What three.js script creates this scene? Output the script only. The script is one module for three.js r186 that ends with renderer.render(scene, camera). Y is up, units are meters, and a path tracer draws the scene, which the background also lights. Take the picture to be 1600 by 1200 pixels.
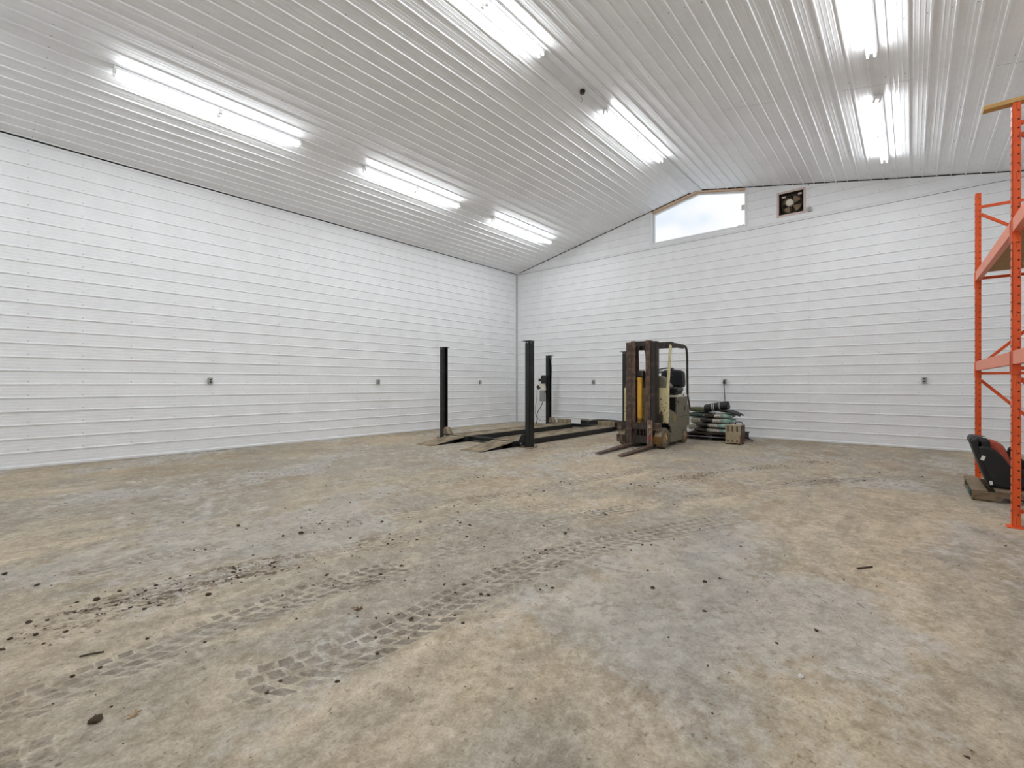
import * as THREE from 'three';
import { mergeGeometries } from 'three/addons/utils/BufferGeometryUtils.js';
import { RoundedBoxGeometry } from 'three/addons/geometries/RoundedBoxGeometry.js';
import { RectAreaLightUniformsLib } from 'three/addons/lights/RectAreaLightUniformsLib.js';

// ------------------------------------------------------------------ camera, sky, exposure
RectAreaLightUniformsLib.init();
const scene = new THREE.Scene();
const camera = new THREE.PerspectiveCamera(2 * Math.atan(600 / 735) * 180 / Math.PI, 4 / 3, 0.05, 200);
camera.position.set(0, 1.253, 0);
camera.rotation.y = 40.34 * Math.PI / 180;
const renderer = new THREE.WebGLRenderer({ antialias: true });
renderer.toneMapping = THREE.LinearToneMapping;
renderer.toneMappingExposure = 1.0;
renderer.shadowMap.enabled = true;
const SKY_LEVEL = 1.08;         // brightness of the clouded sky
const TUBE_LIGHT = 53;          // radiance of the tubes as lights
const TUBE_GLOW = 3.0;          // what the eye sees of the tubes

// ------------------------------------------------------------------ noise
let seedState = 20240611;
const rnd = () => { seedState = (seedState + 0x6d2b79f5) | 0; let t = Math.imul(seedState ^ (seedState >>> 15), 1 | seedState); t = (t + Math.imul(t ^ (t >>> 7), 61 | t)) ^ t; return ((t ^ (t >>> 14)) >>> 0) / 4294967296; };
const rr = (a, b) => a + (b - a) * rnd();
const NL = 256, lattice = new Float32Array(NL * NL);
for (let i = 0; i < NL * NL; i++) lattice[i] = rnd();
// value noise that repeats every `p` cells (p a power of two up to 256)
function vnoise(x, y, p) {
  const m = p - 1, xi = Math.floor(x), yi = Math.floor(y), fx = x - xi, fy = y - yi;
  const sx = fx * fx * (3 - 2 * fx), sy = fy * fy * (3 - 2 * fy);
  const x0 = xi & m, x1 = (xi + 1) & m, y0 = (yi & m) * NL, y1 = ((yi + 1) & m) * NL;
  const a = lattice[y0 + x0], b = lattice[y0 + x1], c = lattice[y1 + x0], d = lattice[y1 + x1];
  return a + (b - a) * sx + (c - a + (a - b - c + d) * sx) * sy;
}
function fbm(x, y, oct, p = 256) {
  let s = 0, a = 0.5, n = 0;
  for (let i = 0; i < oct; i++) { s += a * vnoise(x + i * 37, y + i * 91, p); n += a; a *= 0.5; x *= 2; y *= 2; p = Math.min(256, p * 2); }
  return s / n;
}
const sstep = (a, b, x) => { const t = Math.min(1, Math.max(0, (x - a) / (b - a))); return t * t * (3 - 2 * t); };
const lerp = (a, b, t) => a + (b - a) * t;
const mix3 = (a, b, t) => [lerp(a[0], b[0], t), lerp(a[1], b[1], t), lerp(a[2], b[2], t)];

{ // bright, thinly clouded sky
  const W = 1024, Hh = 512, data = new Float32Array(W * Hh * 4);
  for (let j = 0; j < Hh; j++) for (let i = 0; i < W; i++) {
    const el = ((j + 0.5) / Hh - 0.5) * Math.PI, az = ((i + 0.5) / W - 0.5) * 2 * Math.PI;
    const k = 1.6 / (Math.abs(Math.sin(el)) + 0.22), x = Math.cos(az) * Math.cos(el) * k + 20, z = Math.sin(az) * Math.cos(el) * k + 20;
    const c = sstep(0.36, 0.64, fbm(x * 2.1, z * 2.1, 5));
    const col = mix3([0.56, 0.74, 0.93], [0.97, 0.975, 0.985], c), o = (j * W + i) * 4;
    for (let q = 0; q < 3; q++) data[o + q] = col[q] * SKY_LEVEL;
    data[o + 3] = 1;
  }
  const t = new THREE.DataTexture(data, W, Hh, THREE.RGBAFormat, THREE.FloatType);
  t.mapping = THREE.EquirectangularReflectionMapping; t.magFilter = THREE.LinearFilter; t.needsUpdate = true;
  scene.background = t;
}

// ------------------------------------------------------------------ helpers
const V = (x, y, z) => new THREE.Vector3(x, y, z);
const names = new Map();
function numbered(n) { const k = names.get(n) ?? 0; names.set(n, k + 1); return k ? n + '_' + String(k).padStart(3, '0') : n; }
function clean(g) {
  const n = g.index ? g.toNonIndexed() : g.clone();
  for (const k of Object.keys(n.attributes)) if (!['position', 'normal', 'uv'].includes(k)) n.deleteAttribute(k);
  if (!n.attributes.normal) n.computeVertexNormals();
  if (!n.attributes.uv) n.setAttribute('uv', new THREE.BufferAttribute(new Float32Array(n.attributes.position.count * 2), 2));
  n.morphAttributes = {};
  return n;
}
function boxUV(g) { // uv in metres, by the way each face points
  const p = g.attributes.position, n = g.attributes.normal, uv = g.attributes.uv;
  for (let i = 0; i < p.count; i += 3) {
    const a = Math.abs(n.getX(i) + n.getX(i + 1) + n.getX(i + 2)), b = Math.abs(n.getY(i) + n.getY(i + 1) + n.getY(i + 2)), c = Math.abs(n.getZ(i) + n.getZ(i + 1) + n.getZ(i + 2));
    for (let q = i; q < i + 3; q++) {
      if (b >= a && b >= c) uv.setXY(q, p.getX(q), p.getZ(q));
      else if (a >= c) uv.setXY(q, p.getZ(q), p.getY(q));
      else uv.setXY(q, p.getX(q), p.getY(q));
    }
  }
  return g;
}
function join(gs, keepUV) { const l = [].concat(gs).map(clean), g = l.length > 1 ? mergeGeometries(l) : l[0]; return keepUV ? g : boxUV(g); }
function near(a, b) { // whether two pieces hang together
  const A = a.boundingBox, B = b.boundingBox, g = ['x', 'y', 'z'].map((k) => Math.max(0, A.min[k] - B.max[k], B.min[k] - A.max[k]));
  const size = (X) => Math.max(X.max.x - X.min.x, X.max.y - X.min.y, X.max.z - X.min.z);
  return Math.hypot(...g) <= Math.max(0.018, 0.48 * Math.max(size(A), size(B)));
}
function part(name, gs, mat, parent, keepUV) { // pieces that do not hang together become meshes of their own
  if (Array.isArray(gs) && gs.length > 1) {
    gs.forEach((g) => g.computeBoundingBox());
    const left = [...gs], groups = [];
    while (left.length) { const c = [left.shift()]; for (let i = 0; i < c.length; i++) for (let j = left.length - 1; j >= 0; j--) if (near(c[i], left[j])) c.push(...left.splice(j, 1)); groups.push(c); }
    if (groups.length > 1) return groups.map((c) => one(name, c, mat, parent, keepUV))[0];
  }
  return one(name, gs, mat, parent, keepUV);
}
function one(name, gs, mat, parent, keepUV) {
  const m = new THREE.Mesh(join(gs, keepUV), mat);
  m.name = parent ? name : numbered(name);
  if (parent) { let k = 0; const taken = new Set(parent.children.map((c) => c.name)); while (taken.has(m.name)) m.name = name + '_' + String(++k).padStart(3, '0'); }
  (parent ?? scene).add(m);
  return m;
}
function thing(name, label, category, [x, y, z] = [0, 0, 0], turn = 0, group) {
  const o = new THREE.Group(); o.name = numbered(name); o.position.set(x, y, z); o.rotation.y = turn;
  o.userData.label = label; o.userData.category = category; if (group) o.userData.group = group;
  scene.add(o); return o;
}
function solo(name, label, category, [x, y, z], turn, gs, mat, group) { const o = one(name, gs, mat); o.position.set(x, y, z); o.rotation.y = turn; return tag(o, label, category, group); }
function tag(o, label, category, group) { o.userData.label = label; o.userData.category = category; if (group) o.userData.group = group; return o; }
function structure(name) { const o = new THREE.Group(); o.name = name; o.userData.kind = 'structure'; scene.add(o); return o; }
// boxes by their extent; r > 0 rounds the edges
function bx(x0, x1, y0, y1, z0, z1, r = 0) {
  const w = x1 - x0, h = y1 - y0, d = z1 - z0;
  const g = r > 0 ? new RoundedBoxGeometry(w, h, d, 1, Math.min(r, w / 2.01, h / 2.01, d / 2.01)) : new THREE.BoxGeometry(w, h, d);
  return g.translate((x0 + x1) / 2, (y0 + y1) / 2, (z0 + z1) / 2);
}
function rod(a, b, r, seg = 10, r2 = r) { // a cylinder between two points
  const d = b.clone().sub(a), g = new THREE.CylinderGeometry(r2, r, d.length(), seg);
  g.applyQuaternion(new THREE.Quaternion().setFromUnitVectors(V(0, 1, 0), d.clone().normalize()));
  return g.translate((a.x + b.x) / 2, (a.y + b.y) / 2, (a.z + b.z) / 2);
}
function bar(a, b, w, h, up = V(0, 1, 0)) { // a square bar between two points
  const d = b.clone().sub(a), z = d.clone().normalize(), x = new THREE.Vector3().crossVectors(up, z).normalize(), y = new THREE.Vector3().crossVectors(z, x);
  const g = new RoundedBoxGeometry(w, h, d.length(), 1, Math.min(w, h) * 0.12);
  g.applyMatrix4(new THREE.Matrix4().makeBasis(x, y, z));
  return g.translate((a.x + b.x) / 2, (a.y + b.y) / 2, (a.z + b.z) / 2);
}
function tube(pts, r, seg = 24, rad = 8) { return new THREE.TubeGeometry(new THREE.CatmullRomCurve3(pts.map((p) => V(...p)), false, 'centripetal'), seg, r, rad); }
function poly(pts, depth, bevel = 0) { // an outline in x, y extruded along z from 0 to depth
  const s = new THREE.Shape(pts.map((p) => new THREE.Vector2(p[0], p[1])));
  const g = new THREE.ExtrudeGeometry(s, { depth: depth - 2 * bevel, bevelEnabled: bevel > 0, bevelThickness: bevel, bevelSize: bevel, bevelOffset: -bevel, bevelSegments: 2, curveSegments: 8 });
  return g.translate(0, 0, bevel);
}
function curvePoly(pts, depth, bevel, n = 40) { const c = new THREE.SplineCurve([...pts, pts[0]].map((p) => new THREE.Vector2(...p))); return poly(c.getPoints(n).slice(0, -1).map((p) => [p.x, p.y]), depth, bevel); }

// ------------------------------------------------------------------ materials
function tex(n, f, srgb = true) {
  const d = new Uint8Array(n * n * 4);
  for (let j = 0; j < n; j++) for (let i = 0; i < n; i++) { const c = f((i + 0.5) / n, (j + 0.5) / n), o = (j * n + i) * 4; for (let q = 0; q < 3; q++) d[o + q] = Math.max(0, Math.min(255, c[q])); d[o + 3] = 255; }
  const t = new THREE.DataTexture(d, n, n); t.wrapS = t.wrapT = THREE.RepeatWrapping; t.magFilter = THREE.LinearFilter; t.minFilter = THREE.LinearMipmapLinearFilter; t.generateMipmaps = true;
  if (srgb) t.colorSpace = THREE.SRGBColorSpace;
  t.needsUpdate = true; return t;
}
function sized(t, m, my = m, rot = 0) { const c = t.clone(); c.repeat.set(1 / m, 1 / my); c.rotation = rot; c.needsUpdate = true; return c; }
const std = (color, roughness = 0.6, metalness = 0, more = {}) => new THREE.MeshStandardMaterial({ color, roughness, metalness, ...more });

const T = {
  // steel painted white: the faintest mottling of dust
  white: tex(256, (u, v) => { const n = fbm(u * 8, v * 8, 4, 8), m = fbm(u * 64 + 9, v * 64, 2, 64); const k = 245 + (n - 0.5) * 10 + (m - 0.5) * 5; return [k, k + 0.5, k + 1]; }),
  blackPaint: tex(256, (u, v) => { const n = fbm(u * 8, v * 8, 5, 8), sc = sstep(0.68, 0.78, fbm(u * 32, v * 8, 4, 8)); const k = 20 + n * 12 + sc * 24; return [k * 0.94, k * 1.03, k * 1.02]; }),
  dusty: tex(256, (u, v) => { const n = fbm(u * 8, v * 4, 5, 4), s = fbm(u * 64, v * 4, 3, 4), m = fbm(u * 128, v * 128, 2, 128); return mix3([104, 92, 74], [166, 150, 124], sstep(0.25, 0.75, n * 0.6 + s * 0.4)).map((c) => c + (m - 0.5) * 26); }),
  rust: tex(256, (u, v) => { const n = fbm(u * 8, v * 8, 5, 8), m = fbm(u * 16 + 5, v * 4, 4, 4), g = fbm(u * 64, v * 64, 2, 64); let c = mix3([74, 60, 52], [108, 86, 72], sstep(0.3, 0.7, n)); c = mix3(c, [122, 88, 64], 0.5 * sstep(0.58, 0.72, m)); return c.map((q) => q + (g - 0.5) * 30); }),
  darkSteel: tex(256, (u, v) => { const n = fbm(u * 8, v * 8, 5, 8), m = fbm(u * 16 + 5, v * 8, 4, 8); let c = mix3([40, 35, 32], [66, 58, 51], n); return mix3(c, [88, 68, 54], 0.7 * sstep(0.6, 0.74, m)); }),
  cream: tex(256, (u, v) => { const n = fbm(u * 8, v * 8, 4, 8), s = sstep(0.7, 0.78, fbm(u * 16, v * 16, 4, 16)), d = fbm(u * 32, v * 4, 3, 4); let c = mix3([196, 186, 138], [226, 217, 172], n * 0.6 + d * 0.4); return mix3(c, [120, 84, 50], s * 0.85); }),
  olive: tex(256, (u, v) => { const n = fbm(u * 8, v * 8, 5, 8), m = fbm(u * 8 + 3, v * 32, 4, 8), s = sstep(0.7, 0.8, fbm(u * 16 + 7, v * 16, 4, 16)); let c = mix3([98, 94, 80], [136, 131, 112], n * 0.6 + m * 0.4); return mix3(c, [84, 62, 46], s * 0.8); }),
  yellow: tex(256, (u, v) => { const n = fbm(u * 8, v * 8, 4, 8), s = sstep(0.66, 0.74, fbm(u * 8 + 3, v * 8 + 2, 4, 8)); return mix3(mix3([204, 150, 44], [226, 176, 70], n), [92, 66, 38], s * 0.7); }),
  orange: tex(256, (u, v) => { const n = fbm(u * 8, v * 8, 4, 8), s = sstep(0.7, 0.78, fbm(u * 32, v * 8, 4, 8)); return mix3(mix3([224, 80, 26], [242, 104, 44], n), [150, 66, 46], s * 0.6); }),
  wood: tex(256, (u, v) => { const w = fbm(u * 2, v * 16, 4, 2), g = fbm(u * 4, v * 64, 3, 4), r = 0.5 + 0.5 * Math.sin((v * 12 + w * 2.4) * 6.283); return mix3([176, 136, 78], [214, 176, 112], r * 0.45 + g * 0.55); }),
  greyWood: tex(256, (u, v) => { const w = fbm(u * 2, v * 16, 4, 2), g = fbm(u * 4, v * 64, 3, 4), d = sstep(0.55, 0.75, fbm(u * 8, v * 8, 4, 8)); return mix3(mix3([104, 88, 70], [152, 132, 106], w * 0.4 + g * 0.6), [86, 74, 60], d * 0.5); }),
  plywood: tex(256, (u, v) => { const w = fbm(u * 2, v * 8, 5, 2), g = fbm(u * 8, v * 64, 3, 8); return mix3([150, 120, 78], [188, 158, 110], w * 0.6 + g * 0.4); }),
  beige: tex(256, (u, v) => { const n = fbm(u * 8, v * 8, 5, 8), g = fbm(u * 64, v * 64, 2, 64); return mix3([160, 150, 130], [186, 175, 152], n).map((q) => q + (g - 0.5) * 8); }),
  sack: tex(256, (u, v) => { const n = fbm(u * 16, v * 16, 5, 16), g = fbm(u * 128, v * 128, 2, 128); return mix3([120, 114, 100], [172, 166, 150], n * 0.7 + g * 0.3); }),
  tarp: tex(256, (u, v) => { const n = fbm(u * 4, v * 8, 5, 4); return mix3([58, 60, 44], [112, 108, 76], sstep(0.3, 0.7, n)); }),
  cloth: tex(128, (u, v) => { const n = fbm(u * 64, v * 64, 2, 64), m = fbm(u * 8, v * 8, 3, 8); const k = 0.86 + n * 0.2 + (m - 0.5) * 0.12; return [190 * k, 92 * k, 72 * k]; }),
  grime: tex(256, (u, v) => { const n = fbm(u * 8, v * 8, 5, 8); return mix3([52, 42, 34], [98, 80, 62], n); }),
};
const M = {
  wall: std(0xfafafa, 0.5, 0, { map: sized(T.white, 1.7) }),
  ceil: std(0xffffff, 0.33, 0, { map: sized(T.white, 2.3) }),
  trim: std(0xf2f2f2, 0.4, 0, { map: sized(T.white, 1.1) }),
  cornerTrim: std(0xc9c9c9, 0.45),
  core: std(0x3a3835, 0.9),
  screw: std(0xa2a2a2, 0.5, 0.2),
  vinyl: std(0xf0f0f0, 0.4),
  jamb: std(0xd9b99a, 0.8, 0, { map: null }),
  glass: new THREE.MeshPhysicalMaterial({ color: 0xffffff, transmission: 1, roughness: 0.02, thickness: 0, ior: 1.5 }),
  black: std(0xffffff, 0.5, 0, { map: sized(T.blackPaint, 0.9) }),
  dusty: std(0xffffff, 0.9, 0, { map: sized(T.dusty, 0.7) }),
  rust: std(0xffffff, 0.75, 0.1, { map: sized(T.rust, 0.5) }),
  dark: std(0xffffff, 0.65, 0.1, { map: sized(T.darkSteel, 0.6) }),
  cream: std(0xffffff, 0.6, 0, { map: sized(T.cream, 0.5) }),
  olive: std(0xffffff, 0.65, 0, { map: sized(T.olive, 0.6) }),
  yellow: std(0xffffff, 0.55, 0, { map: sized(T.yellow, 1.1) }),
  orange: std(0xffffff, 0.42, 0, { map: sized(T.orange, 0.6) }),
  beam: std(0xe88a6a, 0.45, 0, { map: null }),
  pine: std(0xffffff, 0.75, 0, { map: sized(T.wood, 0.6, 0.25) }),
  pallet: std(0xffffff, 0.9, 0, { map: sized(T.greyWood, 0.8, 0.3) }),
  plywood: std(0xffffff, 0.8, 0, { map: sized(T.plywood, 1.2) }),
  beige: std(0xffffff, 0.6, 0, { map: sized(T.beige, 0.5) }),
  sack: std(0xffffff, 0.95, 0, { map: sized(T.sack, 0.5) }),
  tarp: std(0xffffff, 0.8, 0, { map: sized(T.tarp, 0.7) }),
  coral: std(0xffffff, 0.95, 0, { map: sized(T.cloth, 0.25) }),
  grime: std(0xffffff, 0.7, 0, { map: sized(T.grime, 0.4) }),
  blackPlastic: std(0x1b1b1c, 0.5), rubber: std(0x17181a, 0.55), vinylSeat: std(0x111317, 0.38), hole: std(0x0b0b0b, 0.9),
  chrome: std(0xc9c9cc, 0.3, 0.8), steel: std(0x8b8985, 0.45, 0.7), greyPlastic: std(0xa8a7a2, 0.5), offWhite: std(0xd8d2c2, 0.6), tank: std(0x8f8f8c, 0.5), darkHole: std(0x2c1510, 0.8),
  teal: std(0x1f5c5a, 0.8), red: std(0x9a2f24, 0.6), strap: std(0xdedad2, 0.7), paper: std(0xe6e4de, 0.8), copper: std(0x9a6b45, 0.5, 0.3), pinkPlate: std(0xd8c4bd, 0.6),
  fixture: std(0xf3f3f3, 0.35), socket: std(0xe8e8e6, 0.5),
  glow: std(0xffffff, 0.4, 0, { emissive: 0xffffff, emissiveIntensity: TUBE_GLOW }),
  brownDirt: std(0x4a3c2e, 1), leaf: std(0xa8906a, 0.9), brownLeaf: std(0x7a5636, 0.9), pebble: std(0xd0ccc4, 0.8), sliver: std(0x4b4034, 0.9),
};

// ------------------------------------------------------------------ the building: 40 ft x 48 ft, 16 ft eaves
const LX = -10.06, RX = 1.9, RIDGE = -4.14, EAVE = 4.918, TOP = 6.16, BZ = -12.09, FZ = 2.55, PITCH = 0.2032;
const SL = Math.hypot(RIDGE - LX, TOP - EAVE), SR = Math.hypot(RX - RIDGE, TOP - EAVE);
const roofY = (x) => x < RIDGE ? EAVE + (x - LX) / (RIDGE - LX) * (TOP - EAVE) : TOP - (x - RIDGE) / (RX - RIDGE) * (TOP - EAVE);

// profile of ribbed sheet: [distance across, height], a tall rib every pitch and three low ones between
function profile(s0, s1, phase, h = 0.013, low = 0.0012) {
  const out = [];
  const put = (s, d) => { if (s > s0 + 1e-5 && s < s1 - 1e-5) out.push([s, d]); };
  for (let k = Math.floor((s0 - phase) / PITCH) - 1; k <= (s1 - phase) / PITCH + 1; k++) {
    const o = phase + k * PITCH;
    put(o - 0.014, 0); put(o - 0.007, h); put(o + 0.007, h); put(o + 0.014, 0);
    for (const q of [0.055, 0.1016, 0.148]) { put(o + q - 0.009, 0); put(o + q - 0.003, low); put(o + q + 0.003, low); put(o + q + 0.009, 0); }
  }
  const end = (s) => { // height at a cut through the sheet
    const q = ((s - phase) % PITCH + PITCH) % PITCH, e = Math.min(q, PITCH - q);
    return e < 0.007 ? h : e < 0.014 ? h * (0.014 - e) / 0.007 : 0;
  };
  return [[s0, -0.004], [s0, end(s0)], ...out, [s1, end(s1)], [s1, -0.004]];
}
// a sheet: rows of the profile between uMin(s) and uMax(s); place(u, s, d) gives the point
function sheet(prof, uMin, uMax, place, flip) {
  const pos = [], quad = (a, b, c, d) => { const l = flip ? [a, c, b, a, d, c] : [a, b, c, a, c, d]; for (const p of l) pos.push(p.x, p.y, p.z); };
  for (let i = 0; i + 1 < prof.length; i++) {
    const [s, d] = prof[i], [t, e] = prof[i + 1];
    const a0 = uMin(s), a1 = uMax(s), b0 = uMin(t), b1 = uMax(t);
    if (a1 - a0 < 1e-4 && b1 - b0 < 1e-4) continue;
    quad(place(a0, s, d), place(Math.max(a0, a1), s, d), place(Math.max(b0, b1), t, e), place(b0, t, e));
  }
  const g = new THREE.BufferGeometry();
  g.setAttribute('position', new THREE.Float32BufferAttribute(pos, 3));
  g.computeVertexNormals();
  return g;
}
const konst = (v) => () => v;
const screwGeo = new THREE.CylinderGeometry(0.0045, 0.0065, 0.005, 6).rotateX(Math.PI / 2); // points along +z
function screws(list, normal, parent) {
  const m = new THREE.InstancedMesh(screwGeo, M.screw, list.length), q = new THREE.Quaternion().setFromUnitVectors(V(0, 0, 1), normal), x = new THREE.Matrix4();
  list.forEach((p, i) => m.setMatrixAt(i, x.compose(p, q, V(1, 1, 1))));
  m.name = 'screws'; m.userData.kind = 'stuff'; parent.add(m);
}
const BASE = 0.032, JOINTS_Z = [FZ, -1.33, -4.99, -8.65, BZ], JOINTS_X = [LX, -9.03, -5.37, -1.715, RX];
{ // side walls
  for (const [name, X, sgn] of [['wall_left', LX, 1], ['wall_right', RX, -1]]) {
    const w = structure(name);
    part('wall_core', bx(Math.min(X - sgn * 0.03, X - sgn * 0.2), Math.max(X - sgn * 0.03, X - sgn * 0.2), 0, EAVE + 0.02, BZ - 0.2, FZ + 0.2), M.core, w);
    for (let j = 0; j < 4; j++) for (let k = 0; k < 6; k++) {
      const s0 = BASE + k * 4 * PITCH - 0.03, s1 = Math.min(BASE + (k + 1) * 4 * PITCH - 0.03, EAVE - 0.03), lift = 0.0016 * ((j + k) % 2);
      part('metal_panel', sheet(profile(Math.max(s0, 0.004), s1, BASE), konst(JOINTS_Z[j + 1]), konst(JOINTS_Z[j]), (u, s, d) => V(X + sgn * (d + lift), s, u), sgn > 0), M.wall, w);
    }
    const l = [];
    for (let z = -0.68; z > BZ + 0.1; z -= 0.6096) for (let k = 1; k < 25; k++) if (k * PITCH < EAVE - 0.1) l.push(V(X + sgn * 0.004, BASE + k * PITCH + 0.036, z));
    for (let z = -0.07; z < FZ - 0.1; z += 0.6096) for (let k = 1; k < 24; k++) l.push(V(X + sgn * 0.004, BASE + k * PITCH + 0.036, z));
    screws(l, V(sgn, 0, 0), w);
  }
  // end walls, with a hole for the window and one for the fan in the back wall
  const WIN = { x0: -5.36, x1: -2.99, y0: 5.02 }, FAN = { x0: -2.31, x1: -1.805, y0: 5.06, y1: 5.57 };
  for (const [name, Z, sgn] of [['wall_back', BZ, 1], ['wall_front', FZ, -1]]) {
    const w = structure(name), back = sgn > 0;
    const sh = new THREE.Shape([[LX - 0.2, 0], [RX + 0.2, 0], [RX + 0.2, EAVE], [RIDGE, TOP + 0.03], [LX - 0.2, EAVE]].map((p) => new THREE.Vector2(...p)));
    if (back) {
      const o = 0.02;
      sh.holes.push(new THREE.Path([[WIN.x0 - 0, WIN.y0], [WIN.x0, roofY(WIN.x0) - o], [RIDGE, TOP - o], [WIN.x1, roofY(WIN.x1) - o], [WIN.x1, WIN.y0]].map((p) => new THREE.Vector2(...p))));
      sh.holes.push(new THREE.Path([[FAN.x0, FAN.y0], [FAN.x1, FAN.y0], [FAN.x1, FAN.y1], [FAN.x0, FAN.y1]].map((p) => new THREE.Vector2(...p))));
    }
    part('wall_core', new THREE.ExtrudeGeometry(sh, { depth: 0.17, bevelEnabled: false }).translate(0, 0, back ? Z - 0.2 : Z + 0.03), M.core, w);
    const put = (lift) => (u, s, d) => V(u, s, Z + sgn * (d + lift));
    for (let j = 0; j < 4; j++) for (let k = 0; k < 6; k++) {
      const s0 = BASE + k * 4 * PITCH - 0.03, s1 = Math.min(BASE + (k + 1) * 4 * PITCH - 0.03, 4.892), lift = 0.0016 * ((j + k) % 2);
      part('metal_panel', sheet(profile(Math.max(s0, 0.004), s1, BASE), konst(JOINTS_X[j]), konst(JOINTS_X[j + 1]), put(lift), !back), M.wall, w);
    }
    // gable sheets
    const gp = 4.945, lo = 4.915;
    for (let j = 0; j < 4; j++) for (let k = 0; k < 2; k++) {
      const s0 = k ? lo + 4 * PITCH : lo, s1 = k ? TOP - 0.02 : lo + 4 * PITCH, gs = [], lift = 0.0016 * ((j + k + 1) % 2);
      const left = (s) => s <= EAVE ? LX : LX + (s + 0.02 - EAVE) / (TOP - EAVE) * (RIDGE - LX), right = (s) => s <= EAVE ? RX : RX - (s + 0.02 - EAVE) / (TOP - EAVE) * (RX - RIDGE);
      const add = (a, b, u0, u1) => { if (b - a > 0.004) gs.push(sheet(profile(a, b, gp), (s) => Math.min(Math.max(u0, left(s)), Math.max(u0, u1)), (s) => Math.max(Math.min(u1, right(s)), Math.min(u0, u1)), put(lift), !back)); };
      if (!back || j === 0 || j === 3 || j === 1) add(s0, s1, JOINTS_X[j], JOINTS_X[j + 1]);
      else { // pieces round the window and the fan
        add(s0, Math.min(s1, WIN.y0), JOINTS_X[2], WIN.x1);
        if (WIN.y0 < s1) { add(s0, Math.min(s1, FAN.y0), WIN.x1, JOINTS_X[3]); add(Math.max(s0, FAN.y0), Math.min(s1, FAN.y1), WIN.x1, FAN.x0); add(Math.max(s0, FAN.y0), Math.min(s1, FAN.y1), FAN.x1, JOINTS_X[3]); add(Math.max(s0, FAN.y1), s1, WIN.x1, JOINTS_X[3]); }
      }
      const ok = gs.filter((g) => g.attributes.position.count);
      if (ok.length) part('metal_panel', ok, M.wall, w);
    }
    const l = [];
    for (let x = -1.715 - 0.6096 * 13; x < RX; x += 0.6096) {
      if (x < LX + 0.05) continue;
      for (let k = 1; k < 24; k++) l.push(V(x, BASE + k * PITCH + 0.036, Z + sgn * 0.004));
      for (let k = 1; k < 5; k++) { const y = gp + k * PITCH + 0.036; if (y < roofY(x) - 0.1 && !(x > WIN.x0 - 0.05 && x < WIN.x1 + 0.05) && !(x > FAN.x0 - 0.05 && x < FAN.x1 + 0.05 && y < FAN.y1 + 0.05)) l.push(V(x, y, Z + sgn * 0.004)); }
    }
    screws(l, V(0, 0, sgn), w);
  }
  // ceiling: a dark slab over ribbed sheets that run along the ridge
  const c = structure('ceiling');
  for (const [L, A, sx] of [[SL, LX, 1], [SR, RX, -1]]) {
    const dx = (RIDGE - A) / L, dy = (TOP - EAVE) / L, nx = dy * sx, ny = -Math.abs(dx);
    const at = (u, s, d) => V(A + dx * s + nx * d, EAVE + dy * s + ny * d, u);
    const slab = poly([[A - 0.25 * sx, roofY(A) - 0.05 + 0.02], [RIDGE, TOP + 0.02], [RIDGE, TOP + 0.2], [A - 0.25 * sx, EAVE + 0.15]], FZ - BZ + 0.4).translate(0, 0, BZ - 0.2);
    part('roof_slab', slab, M.core, c);
    const phase = sx > 0 ? 0.2 * PITCH : L - 0.65 * PITCH, J = [FZ - 0.01, -0.9, -4.56, -8.22, BZ + 0.012];
    const edge = phase % (4 * PITCH);
    for (let k = -1; k * 4 * PITCH + edge < L; k++) for (let j = 0; j < 4; j++) {
      const s0 = Math.max(0.018, k * 4 * PITCH + edge - 0.03), s1 = Math.min(L - 0.06, (k + 1) * 4 * PITCH + edge - 0.03);
      if (s1 - s0 < 0.05) continue;
      const lift = 0.0016 * ((j + k + 2) % 2);
      part('metal_panel', sheet(profile(s0, s1, phase, 0.014, 0.002), konst(J[j + 1]), konst(J[j]), (u, s, d) => at(u, s, d + lift), sx < 0), M.ceil, c);
    }
    const l = [];
    for (let z = BZ + 0.4; z < FZ; z += 1.2192) for (let s = phase % PITCH + 0.036; s < L - 0.15; s += PITCH) l.push(at(z, s, 0.003));
    screws(l, V(nx, ny, 0).normalize(), c);
  }
  // trims
  let n = 1;
  const trim = (gs, m = M.trim) => { const o = part('trim_' + n++, gs, m); o.userData.kind = 'structure'; return o; };
  const zl = FZ - BZ;
  // ridge cap: a shallow bent strip, its right hem standing off the sheets
  const cap = poly([[RIDGE - 0.14, roofY(RIDGE - 0.14) - 0.018], [RIDGE, TOP - 0.02], [RIDGE + 0.13, roofY(RIDGE + 0.13) - 0.024], [RIDGE + 0.13, roofY(RIDGE + 0.13) - 0.03], [RIDGE, TOP - 0.027], [RIDGE - 0.14, roofY(RIDGE - 0.14) - 0.025]], zl - 0.03).translate(0, 0, BZ + 0.015);
  trim(cap);
  trim(bx(LX, LX + 0.014, EAVE - 0.062, EAVE - 0.022, BZ, FZ));
  trim(bx(RX - 0.014, RX, EAVE - 0.062, EAVE - 0.022, BZ, FZ));
  trim([bx(LX, RX, 4.886, 4.938, BZ, BZ + 0.006)]);
  trim(bx(LX, RX, 4.895, 4.935, FZ - 0.007, FZ));
  trim([bx(LX, LX + 0.05, 0.03, EAVE - 0.03, BZ, BZ + 0.016), bx(LX, LX + 0.016, 0.03, EAVE - 0.03, BZ, BZ + 0.05)], M.cornerTrim);
  trim([bx(RX - 0.05, RX, 0.03, EAVE - 0.03, BZ, BZ + 0.016), bx(RX - 0.016, RX, 0.03, EAVE - 0.03, BZ, BZ + 0.05)], M.cornerTrim);
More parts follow.
